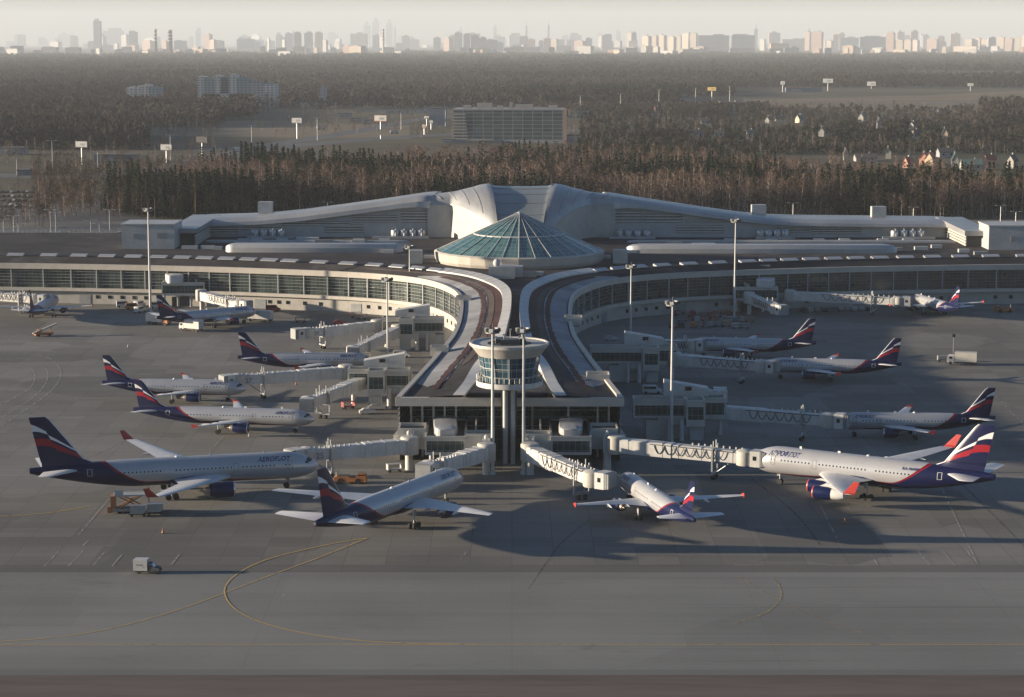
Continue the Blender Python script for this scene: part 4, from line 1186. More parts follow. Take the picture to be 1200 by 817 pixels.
        if s.get('wl'):
            h = s['wl']; c = s['tip']
            b = MB(); b.loft([foil(H - xt_ - .5, sgn * (hs - .1), zt, c * .95, .08), foil(H - xt_ - .9, sgn * (hs + .25), zt + .35, c * .85, .08), [(x, sgn * (hs + .75), z) for x, _, z in foil(H - xt_ - 1.1 - h * .75, 0, zt + h, c * .42, .08)]])
            b.build('winglet', M['winglet_red'], w)
        for fy in ((.30, .47, .64) if kind not in ('narrow', 'long_narrow') else (.34, .58)):
            y = hs * fy; xle = s['wx'] + (y - R) * s['sweep']; ck = float(np.interp(y, [R, s['kink'][0], hs], [s['wr'], s['kink'][1], s['tip']])); z = zr + (y - R) * dih - ck * .05
            b = MB(); b.lathe([(.03, -.2), (.22, .5), (.30, 1.3), (.22, 2.4), (.03, 3.4)], 8, (0, 0, 0), 'x'); 
            b.v = [(H - xle - ck * .62 - x, sgn * y + yy, z + zz) for x, yy, zz in b.v]; b.build('flap_fairing', M['wing_white'], w, 60)
        # slat line
        for ey, ez, er, el in s['eng']:
            xle = s['wx'] + (ey - R) * s['sweep']; zw = zr + (ey - R) * dih
            x0 = H - xle + el * .62
            b = MB(); b.lathe([(er * .78, -.35), (er * .80, 0), (er * .93, -.02), (er, -.28)], 22, (0, 0, 0), 'x')
            b.v = [(x0 + x, sgn * ey + y, ez + z) for x, y, z in b.v]
            b2 = MB(); b2.lathe([(er, -.28), (er * 1.04, -el * .25), (er * 1.0, -el * .6), (er * .80, -el * .80), (er * .74, -el * .80), (er * .5, -el * .78)], 22, (0, 0, 0), 'x'); b2.v = [(x0 + x, sgn * ey + y, ez + z) for x, y, z in b2.v]
            e = b2.build('engine', M['engine_blue'], P, 40)
            b.build('intake_lip', M['winglet_red'] if kind == 'quad' else M['engine_metal'], e, 40)
            b = MB(); b.lathe([(.02, -.5), (er * .28, -.9), (er * .79, -.85)], 22, (0, 0, 0), 'x'); b.v = [(x0 + x, sgn * ey + y, ez + z) for x, y, z in b.v]; b.build('fan', M['dark_grey'], e, 40)
            b = MB()
            if kind == 'quad': b.lathe([(er * .86, -el * .72), (er * .84, -el * 1.0), (er * .62, -el * 1.22), (er * .55, -el * 1.22), (.3, -el * 1.1)], 20, (0, 0, 0), 'x')
            else: b.lathe([(er * .56, -el * .74), (er * .50, -el * .94), (er * .42, -el * .98), (er * .3, -el * .9), (.05, -el * 1.15)], 18, (0, 0, 0), 'x')
            b.v = [(x0 + x, sgn * ey + y, ez + z) for x, y, z in b.v]; b.build('exhaust', M['wing_white'] if kind == 'quad' else M['nozzle'], e, 40)
            b = MB(); b.loft([[(x0 - el * .18, sgn * ey + yy, ez + er * .9) , (x0 - el * .85, sgn * ey + yy, ez + er * .7), (H - xle - 2.6, sgn * ey + yy, zw - .2), (H - xle + .6, sgn * ey + yy, zw + .12)] for yy in (-.2, .2)]); b.build('pylon', M['wing_grey'], e)
    # tail fin
    fz0 = zc + R * .78; fz1 = s['fin']; b = MB(); uv = []; rings = []
    nu, nv = 12, 14
    for j in range(-2, nv + 1):
        v = max(0, j / nv); z = fz0 + (fz1 - fz0) * v
        xle = s['fx'] + (fz1 - fz0) * .80 * v - (1.9 * R / 2 if j == -2 else (.5 * R / 2 if j == -1 else 0))
        if j == -2: z = fz0 - R * .02
        if j == -1: z = fz0 + (fz1 - fz0) * .05
        if j == 0: z = fz0 + (fz1 - fz0) * .12; v = .12; xle = s['fx'] + (fz1 - fz0) * .80 * .12
        if j == 1: z = fz0 + (fz1 - fz0) * .16; v = .16; xle = s['fx'] + (fz1 - fz0) * .80 * .16
        xte = s['fx'] + s['fc'] + (s['ft'] + (fz1 - fz0) * .80 - s['fc']) * v
        if v > .985: xle += .25
        vv = (z - fz0) / (fz1 - fz0); ring = []
        c = xte - xle
        for sd in (-1, 1):
            for i in range(nu + 1):
                f = i / nu if sd < 0 else 1 - i / nu
                if sd > 0 and i in (0, nu): continue
                th = .055 * c * (2.97 * sqrt(f) - 1.26 * f - 3.5 * f * f + 2.84 * f ** 3 - 1.04 * f ** 4) if 0 < f < 1 else 0
                ring.append((H - xle - c * f, sd * th, z)); uv.append((f, vv))
        rings.append(ring)
    b.loft(rings); fin = b.build('tail_fin', M['fin_flag'], P, 40); set_uv(fin, uv)
    # tailplanes
    for sgn in (-1, 1):
        y0 = R * .25; c0 = s['fc'] * .78; x0 = L_ - s['fc'] * 1.02 - .4
        st = [foil(H - x0, sgn * y0, zc + R * .42, c0, .10), foil(H - x0 - (s['st'] - y0) * .62, sgn * s['st'], zc + R * .42 + s['st'] * .09, c0 * .42, .09), foil(H - x0 - (s['st'] - y0) * .62 - .4, sgn * (s['st'] + .2), zc + R * .42 + s['st'] * .09, c0 * .25, .05)]
        b = MB(); b.loft(st if sgn < 0 else st[::-1]); b.build('tailplane', M['wing_white'], P, 40)
    b = MB(); b.lathe([(.05, 0), (.32, .02), (.34, .5)], 12, (-H - .1, 0, sect(L_)[2]), 'x'); b.build('tail_exhaust', M['dark_grey'], P)
    # landing gear
    big = kind not in ('narrow', 'long_narrow'); wr = .62 if big else .56
    for gx, gy in ((ln * .98, 0), (s['main'][0], s['main'][1]), (s['main'][0], -s['main'][1])):
        b = MB(); zt = zc - R * .75 if gy == 0 else zr - .1
        b.tube([(H - gx, gy, wr), (H - gx, gy * (.98 if gy else 1), zt)], .17 if big else .13, 8); b.box((H - gx + .3, gy, zt - .7), (.9, .08, 1.1))
        g = b.build('landing_gear', M['steel'], P)
        for dx in ((0,) if (gy == 0 or not big) else (-.75, .75)):
            for dy in ((-.28, .28) if gy == 0 else (-.5, .5)):
                b = MB(); b.tube([(H - gx + dx, gy + dy - .19, wr), (H - gx + dx, gy + dy + .19, wr)], wr, 16); b.build('wheel', M['black_rubber'], g)
    b = MB(); b.box((H - ln * 1.6, 0, zc + R + .2), (.5, .06, .5)); b.box((H - L_ * .38, 0, zc + R + .15), (.6, .06, .4)); b.lathe([(.02, .35), (.3, .2), (.45, 0)], 8, (H - L_ * .5, 0, zc + R - .02)); b.build('antennas', M['wing_white'], P)
    return P

PROTO = {}
def put_plane(kind, nose, tail, label, group='airliners parked at the terminal', k=1.0, turn=0.0):
    s = SPEC[kind]
    a = at(nose[0], nose[1], s['zc'] - s['R'] * .2); c = at(tail[0], tail[1], s['zc'] + s['R'] * .42)
    d = Vector((a.x - c.x, a.y - c.y)); rz = atan2(d.y, d.x)
    print('plane', kind, round(d.length, 1), s['L'], round(math.degrees(rz)))
    mid = ((a.x + c.x) / 2, (a.y + c.y) / 2, 0)
    if kind not in PROTO:
        PROTO[kind] = make_plane(kind, label, group); o = PROTO[kind]; o.location = mid; o.rotation_euler = (0, 0, rz)
    else: o = dup(PROTO[kind], mid, rz, label)
    o.rotation_euler.z += radians(turn); o.scale = (k, k, k)
    return o
put_plane('wide', (371, 546), (38, 553), 'largest silver airliner with red winglets, side on at the left front stand')
put_plane('twin', (537, 560), (372, 614), 'silver twin jet seen from behind, parked left of the control tower masts')
put_plane('quad', (893, 541), (1148, 555), 'four engined silver airliner with red intake lips on the right front stand', k=.965, turn=-4)
put_plane('long_narrow', (377, 492), (149, 480), 'long silver narrow jet in second row, just behind the largest airliner')
put_plane('narrow', (283, 456), (126, 448.5), 'silver narrow jet with a jet bridge marked 27 at its nose')
put_plane('narrow', (426, 423), (290, 419), 'silver narrow jet tucked behind the left gate house, nose hidden by a hood')
put_plane('narrow', (297, 366), (187, 372), 'silver narrow jet among white catering trucks below the left glass wing')
put_plane('long_narrow', (66, 350), (33, 367), 'narrow jet seen from behind at the far left, wings spread wide')
put_plane('long_narrow', (730, 562), (813, 610), 'slim jet seen from behind, red and white fin, right of the masts')
put_plane('narrow', (985, 495), (1158, 490), 'narrow jet in the shade just behind the four engined airliner')
put_plane('narrow', (899, 429), (1051, 427), 'shaded narrow jet side on, two rows behind the four engined airliner')
put_plane('narrow', (814, 404.5), (947, 402), 'shaded narrow jet farthest back beside the right side of the pier')
put_plane('narrow', (1067, 350), (1125, 362), 'sunlit narrow jet seen from behind, farthest right below the glass wing')
# ------------------------------------------------------------------ vehicles and ground gear
def wheels(P, pts, r, w=.26, mname='black_rubber'):
    for x, y in pts:
        b = MB(); b.tube([(x, y - w / 2, r), (x, y + w / 2, r)], r, 12); wl = b.build('wheel', M[mname], P)

def side_body(name, prof, w, m, P, top=1.0, tz=None, smooth=30):
    """a side outline given as x,z pairs, with width narrowing above tz"""
    rings = []
    for sy in (-1, -.92, .92, 1):
        ring = []
        for x, z in prof:
            k = 1.0 if tz is None or z <= tz else top
            f = 1.0 if abs(sy) < 1 else .985
            ring.append((x * f, sy * w / 2 * k, z))
        rings.append(ring)
    b = MB(); b.loft(rings); return b.build(name, m, P, smooth)

def vehicle(kind, px, py, rz, label, body='white_paint', group=None, cat=None, second=None, z=0.0, loc=None):
    g = loc if loc is not None else at(px, py, z)
    names = dict(truck='box_truck', van='van', car='car', tug='pushback_tug', pickup='box_pickup')
    P = empty(names[kind], (g.x, g.y, z), radians(rz), label, cat or {'truck': 'truck', 'van': 'van', 'car': 'car', 'tug': 'tug', 'pickup': 'truck'}[kind], group)
    B = M[body]
    if kind == 'truck':
        b = MB(); b.box((-1.1, 0, 2.35), (6.2, 2.5, 2.7)); b.box((-1.1, 0, 3.74), (6.1, 2.4, .08)); b.build('cargo_box', M[second or 'white_paint'], P)
        side_body('cab', [(2.2, .7), (4.1, .7), (4.15, 1.5), (3.8, 2.65), (3.6, 2.75), (2.2, 2.75)], 2.35, B, P, .94, 1.6)
        b = MB(); b.box((3.98, 0, 2.05), (.12, 2.0, .8), 0, 0, 1, (-.28, 0)); b.box((3.1, 0, 2.1), (.9, 2.34, .65)); b.build('cab_window', M['car_glass'], P)
        b = MB(); b.box((-.2, 0, .75), (8.2, 1.0, .35)); b.box((4.12, 0, .75), (.2, 2.3, .35)); b.build('chassis', M['dark_grey'], P)
        wheels(P, [(3.1, -1.05), (3.1, 1.05), (-1.6, -1.05), (-1.6, 1.05), (-3.0, -1.05), (-3.0, 1.05)], .5)
    elif kind == 'van':
        side_body('body', [(-2.5, .35), (2.55, .35), (2.6, .95), (1.75, 1.25), (1.15, 2.05), (.9, 2.15), (-2.4, 2.2), (-2.5, 2.0)], 1.95, B, P, .93, 1.3)
        b = MB(); b.box((-.6, 0, 1.62), (3.2, 1.93, .55)); b.box((1.45, 0, 1.62), (.1, 1.6, .62), 0, 0, 1, (-.3, 0)); b.build('window', M['car_glass'], P)
        wheels(P, [(1.6, -.85), (1.6, .85), (-1.6, -.85), (-1.6, .85)], .36)
    elif kind == 'car':
        side_body('body', [(-2.1, .28), (2.15, .28), (2.2, .62), (1.95, .8), (.95, .92), (.3, 1.42), (-1.1, 1.45), (-1.75, 1.0), (-2.15, .92)], 1.75, B, P, .84, 1.0)
        b = MB(); b.box((-.35, 0, 1.15), (1.5, 1.58, .36)); b.box((.72, 0, 1.15), (.1, 1.3, .40), 0, 0, 1, (-.4, 0)); b.build('window', M['car_glass'], P)
        wheels(P, [(1.35, -.76), (1.35, .76), (-1.3, -.76), (-1.3, .76)], .32, .2)
    elif kind == 'pickup':
        b = MB(); b.box((-.75, 0, 1.55), (2.5, 1.9, 1.9)); b.box((-.75, 0, 2.52), (2.4, 1.8, .06)); b.build('cargo_box', M['white_paint'], P)
        b = MB(); b.box((-.9, -.96, 1.62), (1.1, .02, .22)); b.box((-.15, -.96, 1.3), (.35, .02, .12)); b.build('door_stripe', M['letter_grey'], P)
        side_body('cab', [(.55, .4), (2.6, .4), (2.65, .9), (2.45, 1.1), (1.65, 1.2), (1.15, 1.85), (.55, 1.9)], 1.75, M['dark_grey'], P, .9, 1.25)
        b = MB(); b.box((1.62, 0, 1.5), (.1, 1.4, .55), 0, 0, 1, (-.42, 0)); b.box((.95, 0, 1.55), (.7, 1.6, .4)); b.build('cab_window', M['lamp_glass'], P)
        b = MB(); b.box((.3, 0, .5), (4.4, 1.0, .25)); b.build('chassis', M['black_rubber'], P)
        wheels(P, [(1.75, -.78), (1.75, .78), (-1.0, -.78), (-1.0, .78)], .36)
    else:
        side_body('body', [(-3.4, .45), (3.4, .45), (3.5, 1.2), (3.1, 1.55), (.4, 1.6), (.2, 1.35), (-1.2, 1.35), (-1.4, 1.65), (-3.3, 1.7), (-3.5, 1.2)], 2.4, B, P)
        b = MB(); b.box((-2.3, 0, 2.0), (1.5, 1.9, .12))
        for x in (-3.0, -1.6):
            for y in (-.85, .85): b.box((x, y, 1.85), (.1, .1, .5))
        b.build('cab_frame', B, P)
        b = MB(); b.box((-2.3, 0, 1.82), (1.2, 1.7, .28)); b.build('cab_window', M['car_glass'], P)
        b = MB(); b.box((1.5, 0, 1.62), (2.4, 1.6, .1)); b.box((-.5, 0, 1.4), (1.0, 1.8, .1)); b.build('deck_plate', M['dark_grey'], P)
        wheels(P, [(2.0, -1.05), (2.0, 1.05), (-1.7, -1.05), (-1.7, 1.05)], .62, .4)
        b = MB(); b.box((3.55, 0, .8), (.2, 2.0, .3)); b.tube([(2.9, 1, 1.5), (2.9, 1, 2.5)], .06, 5); b.build('tow_bar', M['steel'], P)
    return P
vehicle('pickup', 171, 671.5, -6, 'small dark pickup with white box body driving alone on the taxiway')
vehicle('tug', 411, 566, 176, 'low orange pushback tug between the biggest airliner and the twin jet', 'orange_paint')
vehicle('van', 471, 419, -4, 'white van parked beneath the farther left gate house', 'white_paint')
vehicle('car', 431, 485, 12, 'white hatchback parked beside the nearest left gate house column', 'white_paint', group='cars by the left gate house')
vehicle('car', 441, 480, 12, 'silver car just behind the white hatchback near the gate column', 'steel', group='cars by the left gate house')
vehicle('truck', 186, 380.5, -24, 'white box truck with orange cab under the fin of the jet', 'orange_paint')
vehicle('truck', 224, 388, 148, 'white catering truck with white cab, rear of it towards the jet wing', 'white_paint')
vehicle('truck', 305, 377, 163, 'white catering truck by the nose of the jet under the left wing', 'white_paint')
vehicle('van', 320, 365, 5, 'red van at the foot of the left curved base wall', 'red_paint')
vehicle('van', 145, 360, 14, 'white van, first in the row left of the tall mast', 'white_paint', group='vans left of the mast')
vehicle('van', 156, 362.5, 12, 'orange van between two white vans near the tall left mast', 'orange_paint', group='vans left of the mast')
vehicle('van', 163.5, 359.5, 70, 'white van parked behind another white van, right of the orange van', 'white_paint', group='vans left of the mast')
vehicle('van', 164, 366, 70, 'white van nearest the open apron, right of the orange van', 'white_paint', group='vans left of the mast')
vehicle('van', 184, 361, 10, 'white van at the foot of the tall left mast', 'cream_panel')
vehicle('truck', 1127, 427.5, 164, 'lone white box truck on the open right apron', 'white_paint', None, None, 'cream_panel')
vehicle('van', 764, 461, 0, 'white minibus roof showing behind the right front corridor', 'white_paint')
vehicle('car', 716, 399, 0, 'grey car parked in the shade behind the right pier corridor', 'steel')
for k, px in enumerate((941, 950, 958, 966)):
    vehicle('car', px, 365 + (k % 2) * .4, 88, 'car number %s from the left in the left bunch under the right wing' % ('one', 'two', 'three', 'four')[k], ('dark_grey', 'steel', 'mid_grey', 'dark_grey')[k], 'cars parked under the right wing')
for k, px in enumerate((985, 993, 1001, 1010, 1018)):
    vehicle('car', px, 364, 88, 'car number %s from the left in the right bunch under the right wing' % ('one', 'two', 'three', 'four', 'five')[k], ('steel', 'mid_grey', 'grey_panel', 'steel', 'dark_grey')[k], 'cars parked under the right wing')
vehicle('tug', 1176, 366, 10, 'brown tug parked behind the farthest right sunlit jet', 'orange_paint')
vehicle('car', 398, 380, 0, 'dark red car at the bright curved left base wall', 'red_paint')

# belt loader standing alone on the left
def belt_loader(px, py, rz, label, m='orange_paint'):
    g = at(px, py); P = empty('belt_loader', (g.x, g.y, 0), radians(rz), label, 'belt loader')
    b = MB(); b.box((0, 0, .8), (5.5, 1.9, .7)); b.box((-1.8, 0, 1.35), (1.4, 1.7, .5)); b.build('chassis', M[m], P)
    b = MB(); b.loft([[(-3.4, y, .9), (-3.4, y, 1.25), (4.4, y, 3.9), (4.4, y, 3.5)] for y in (-.55, .55)]); b.build('belt', M['mid_grey'], P)
    b = MB(); b.tube([(2.2, -.5, 1.1), (2.4, -.5, 2.9)], .09, 6); b.tube([(2.2, .5, 1.1), (2.4, .5, 2.9)], .09, 6); b.build('lift_arm', M[m], P)
    b = MB(); b.box((-1.2, 0, 2.2), (1.3, 1.6, .1))
    for x in (-1.7, -.7):
        for y in (-.7, .7): b.box((x, y, 1.7), (.08, .08, 1.0))
    b.build('canopy', M[m], P); wheels(P, [(1.8, -.85), (1.8, .85), (-1.8, -.85), (-1.8, .85)], .42)
    return P
belt_loader(51, 394, 30, 'rusty orange belt loader standing alone on the far left apron')
# cargo loader under the biggest airliner
g = at(155, 600); P = empty('cargo_loader', (g.x, g.y, 0), radians(8), 'orange scissor cargo loader at the belly door of the largest airliner', 'cargo loader')
b = MB(); b.box((0, 0, .7), (7.4, 2.9, .5)); b.build('chassis', M['mid_grey'], P)
b = MB(); b.box((-.4, 0, 3.6), (6.2, 2.9, .3)); b.box((-2.4, -1.4, 4.2), (1.6, .1, 1.0)); b.box((-.4, 1.4, 4.2), (6.2, .1, .12)); b.build('platform', M['grey_panel'], P)
b = MB()
for y in (-1.2, 1.2):
    b.tube([(-2.6, y, 1), (2.0, y, 3.5)], .14, 6); b.tube([(-2.6, y, 3.5), (2.0, y, 1)], .14, 6)
b.build('scissor_arm', M['orange_paint'], P)
b = MB(); b.box((-3.6, 0, 1.9), (1.0, 2.4, 3.2)); b.box((-4.3, -.9, .8), (.9, .5, 1.2)); b.build('front_guard', M['orange_paint'], P)
b = MB(); b.box((3.3, -.6, 2.6), (.12, .12, 4.2)); b.box((3.3, .6, 2.6), (.12, .12, 4.2)); b.box((3.3, 0, 4.6), (.3, 1.4, .5)); b.build('mast_frame', M['red_paint'], P)
wheels(P, [(2.4, -1.3), (2.4, 1.3), (-2.4, -1.3), (-2.4, 1.3)], .45)
def container(px, py, rz, label):
    g = at(px, py); P = empty('container_dolly', (g.x, g.y, 0), radians(rz), label, 'container dolly')
    b = MB(); b.box((0, 0, .55), (3.4, 1.7, .15)); b.box((2.1, 0, .5), (.9, .12, .1)); b.build('deck', M['dark_grey'], P)
    b = MB(); b.add([(-1.5, -.78, .65), (1.0, -.78, .65), (1.55, -.78, 1.2), (1.55, -.78, 2.25), (-1.5, -.78, 2.25), (-1.5, .78, .65), (1.0, .78, .65), (1.55, .78, 1.2), (1.55, .78, 2.25), (-1.5, .78, 2.25)],
                    [(0, 1, 2, 3, 4), (9, 8, 7, 6, 5), (0, 5, 6, 1), (1, 6, 7, 2), (2, 7, 8, 3), (3, 8, 9, 4), (4, 9, 5, 0)]); b.build('container', M['steel'], P)
    b = MB(); b.box((-.1, -.79, 1.45), (.08, .04, 1.5)); b.box((.7, -.79, 1.6), (.08, .04, 1.2)); b.box((0, -.79, 1.9), (2.9, .04, .06)); b.build('door_frame', M['grey_panel'], P)
    wheels(P, [(1.2, -.7), (1.2, .7), (-1.2, -.7), (-1.2, .7)], .25, .15)
container(162, 605, 5, 'silver air cargo container on a dolly beside the orange scissor loader')
container(182, 603, 10, 'second cargo container dolly, right of the scissor loader, towards the wing tip')
# yellow and white tractor beside the dollies
g = at(177, 600.5); P = empty('baggage_tractor', (g.x, g.y, 0), radians(170), 'small pale baggage tractor between cargo dollies under the airliner wing', 'tractor')
side_body('body', [(-1.4, .35), (1.5, .35), (1.5, .95), (.5, 1.05), (.4, .8), (-.3, .8), (-.4, 1.1), (-1.4, 1.1)], 1.4, M['cream_panel'], P)
b = MB(); b.box((-.1, 0, 1.9), (1.4, 1.3, .08))
for x in (-.7, .5):
    for y in (-.55, .55): b.box((x, y, 1.45), (.07, .07, .85))
b.build('canopy', M['cream_panel'], P); wheels(P, [(.95, -.6), (.95, .6), (-.95, -.6), (-.95, .6)], .33, .2)
# traffic cones
def cone(px, py, label, m='orange_paint'):
    g = at(px, py); P = empty('traffic_cone', (g.x, g.y, 0), 0, label, 'traffic cone', 'cones on the apron')
    b = MB(); b.box((0, 0, .06), (.7, .7, .12)); b.build('base', M['black_rubber'], P)
    b = MB(); b.lathe([(.36, .1), (.08, 1.25), (.02, 1.27)], 12); b.build('body', M[m], P, 60)
    b = MB(); b.lathe([(.27, .45), (.19, .75)], 12); b.build('band', M['white_paint'], P)
    for o in P.children: o.scale = (.75, .75, .75)
cone(191, 625, 'orange traffic cone alone in front of the cargo loader')
cone(150, 407, 'small pale cone on the open left apron', 'cream_panel')
cone(990, 613, 'small cone on the shaded apron below the red winglet', 'orange_paint')
cone(347, 451, 'orange cone under the bridge marked 27', 'orange_paint')
cone(292, 512, 'white and orange cone near the engine of the long left jet', 'cream_panel')
# ground carts in the shade of the right bend and at the gates
def cart(px, py, rz, label, m='red_paint', grp='baggage carts parked in the right bend'):
    g = at(px, py); P = empty('baggage_cart', (g.x, g.y, 0), radians(rz), label, 'baggage cart', grp)
    b = MB(); b.box((0, 0, .6), (3.2, 1.6, .14)); b.tube([(1.6, 0, .5), (2.6, 0, .4)], .05, 5); b.build('deck', M[m], P)
    b = MB()
    for x in (-1.55, 1.55): b.box((x, 0, 1.2), (.08, 1.6, 1.1))
    b.box((0, 0, 1.78), (3.2, 1.6, .06)); b.build('side_rails', M[m], P)
    wheels(P, [(1.1, -.65), (1.1, .65), (-1.1, -.65), (-1.1, .65)], .28, .15)
    return P
rr = random.Random(4); first = {}
rows = [('front', 384, 790, 872, 9), ('middle', 377, 800, 880, 10), ('rear', 371, 795, 860, 8)]
ords = ('first', 'second', 'third', 'fourth', 'fifth', 'sixth', 'seventh', 'eighth', 'ninth', 'tenth')
for rname, py, xa, xb, n_ in rows:
    for k in range(n_):
        px = xa + (xb - xa) * k / (n_ - 1) + rr.uniform(-2, 2); m = rr.choice(['red_paint', 'orange_paint', 'mid_grey', 'dark_grey', 'steel'])
        lab = '%s baggage cart from the left in the %s row of the shaded right bend' % (ords[k], rname); yy = py + rr.uniform(-1.5, 1.5); a = rr.choice([0, 8, 90, 170, -12]) + rr.uniform(-8, 8)
        g = at(px, yy)
        if m in first: dup(first[m], (g.x, g.y, 0), radians(a), lab)
        else: first[m] = cart(px, yy, a, lab, m)
cart(462, 553, 20, 'grey baggage cart beside the left tip gate house column', 'grey_panel', 'carts by the tip gate'); cart(417, 372, 10, 'red equipment cart at the bright curved left wall', 'red_paint', 'carts by the curved wall')
cart(424, 374, -20, 'dark cart behind the red equipment cart at the curved wall', 'mid_grey', 'carts by the curved wall'); cart(352, 378, 0, 'dark baggage cart left of the unused bridge end', 'dark_grey', 'carts by the curved wall')
cart(408, 479, 30, 'rusty cart beside the shed of the nearest left gate house', 'red_paint', 'carts by the left gate'); cart(1105, 424, 0, 'small cart behind the lone truck', 'mid_grey', 'carts on the right apron')
for px, py, l in ((1117, 414, 'thin dark signal post behind the lone truck'), (57, 348, 'thin white signal post before the left wing base'), (79, 348, 'second thin white signal post before the left wing base'), (396, 350, 'thin white post at the foot of the curved left facade')):
    g = at(px, py); P = empty('signal_post', (g.x, g.y, 0), 0, l, 'signal post', 'signal posts on the apron')
    b = MB(); b.tube([(0, 0, 0), (0, 0, 5)], .09, 6); b.build('pole', M['steel'], P)
    b = MB(); b.box((0, 0, 5.3), (.9, .4, .9)); b.build('head', M['dark_grey'] if px > 1000 else M['white_paint'], P)
# ------------------------------------------------------------------ land behind the terminal
road_m = pavement_mat('road_asphalt', (0.060, 0.060, 0.062), (0.095, 0.095, 0.097), (60, 60), 0.0)
M['road'] = road_m
M['pale_field'] = mat('pale_field', (0.165, 0.135, 0.095), 0.95, var=0.25, scale=0.01, spec=0.1, stretch=(.3, 1, 1))
M['green_field'] = mat('green_field', (0.085, 0.085, 0.05), 0.95, var=0.3, scale=0.01, spec=0.1, stretch=(.3, 1, 1))
def poly_sheet(name, px, z, m):
    b = MB(); b.add([(*at(x, y)[:2], z) for x, y in px], [tuple(range(len(px)))]); return tag(b.build(name, m), kind='structure')
poly_sheet('field', [(880, 127), (1260, 138), (1260, 103), (1080, 112), (860, 117)], .02, M['pale_field'])
poly_sheet('field', [(640, 131), (880, 126), (900, 118), (700, 121)], .03, M['pale_field'])
poly_sheet('field', [(140, 158), (480, 164), (480, 147), (300, 141), (140, 146)], .02, M['pale_field'])
poly_sheet('field', [(840, 181), (1260, 184), (1260, 168), (860, 165)], .02, M['green_field'])
poly_sheet('car_park', [(-60, 262), (190, 258), (150, 238), (-60, 240)], .04, M['road'])
def road(px, w, z=.06):
    pts = catmull([at(x, y) for x, y in px], 60); b = MB(); b.ribbon([(p.x, p.y) for p in pts], w, z); return tag(b.build('road', M['road']), kind='structure')
road([(-40, 204), (60, 207), (160, 203), (230, 190), (300, 176), (400, 166), (520, 158), (700, 152)], 34)
road([(230, 177), (330, 168), (440, 150), (520, 137), (700, 131), (900, 128), (1250, 116)], 26)
road([(-40, 250), (60, 244), (150, 232), (190, 214), (235, 196)], 16)
road([(-40, 278), (100, 276), (230, 271)], 14, .07)

# houses of the village on the right: pixel of the foot, size, colours, turn, label
hs_ = [(1083, 193, 9, 6, 5, 'pink_wall', 'red_roof', 70, 'red house with steep roof, tallest of the near village'), (1090, 194, 8, 6, 6, 'cream_wall', 'red_roof', 60, 'cream gabled house right of the tall red house'), (1064, 197, 7, 4, 6, 'pink_wall', 'red_roof', 40, 'small orange gabled house left of the tall red house'),
       (1108, 184, 14, 5, 4, 'grey_wall', 'dark_roof', 5, 'wide dark roofed house behind the cream gabled house'), (1119, 196, 7, 6, 7, 'pale_wall', 'green_roof', 80, 'narrow white gabled house right of the red ones'), (1138, 199, 16, 5, 4, 'pale_wall', 'green_roof', 0, 'wide house with pale blue green roof'), (1160, 196, 8, 7, 4, 'pink_wall', 'red_roof', 10, 'salmon house with red roof near the right edge'),
       (1186, 197, 8, 6, 6, 'pale_wall', 'dark_roof', 50, 'white gabled house nearest the right edge'), (991, 188, 5, 6, 5, 'pale_wall', 'dark_roof', 90, 'thin white house alone on the forest edge'), (1041, 186, 6, 6, 5, 'pale_wall', 'dark_roof', 80, 'small white house at mid right before the village'), (1014, 189, 18, 4, 3, 'grey_wall', 'dark_roof', 0, 'long low grey farmhouse on the forest edge'),
       (963, 160, 8, 6, 5, 'pale_wall', 'dark_roof', 70, 'white house with dark roof in the mid village'), (1010, 143, 9, 6, 7, 'pale_wall', 'green_roof', 60, 'white steep gabled house at the back of the village'), (1030, 151, 6, 8, 6, 'pale_wall', 'dark_roof', 90, 'tall narrow white house in the middle of the village'), (1070, 154, 8, 7, 5, 'pale_wall', 'dark_roof', 50, 'white house right of the tall narrow one'),
       (1107, 164, 8, 7, 7, 'cream_wall', 'dark_roof', 80, 'cream gabled house alone among bare trees'), (1073, 162, 7, 5, 5, 'cream_wall', 'dark_roof', 30, 'small cream house below the white pair'), (900, 145, 7, 5, 5, 'pale_wall', 'dark_roof', 60, 'small white house on the left side of the village'), (860, 133, 6, 6, 6, 'pale_wall', 'dark_roof', 80, 'tiny white gable at the village top left'),
       (914, 142, 12, 4, 4, 'cream_wall', 'dark_roof', 0, 'brown bungalow beside the small white house'), (937, 144, 9, 5, 6, 'cream_wall', 'green_roof', 40, 'tan house with steep green roof'), (826, 145, 10, 4, 4, 'grey_wall', 'dark_roof', 0, 'grey cottage at the left village edge'), (816, 160, 14, 4, 4, 'grey_wall', 'dark_roof', 10, 'long dark cottage at the lower left village edge'),
       (879, 160, 10, 4, 4, 'grey_wall', 'green_roof', 20, 'green roofed cottage in the lower left village'), (770, 131, 8, 4, 5, 'pink_wall', 'red_roof', 30, 'brick cottage with red roof left of the village'), (842, 160, 9, 4, 4, 'concrete', 'dark_roof', 0, 'pale cottage between the dark and green roofed ones')]
HP = [(q[0], q[1]) for q in hs_]
def near_house(px, py): return any(abs(px - a) < 7 and -1.5 < py - c < 9 for a, c in HP)
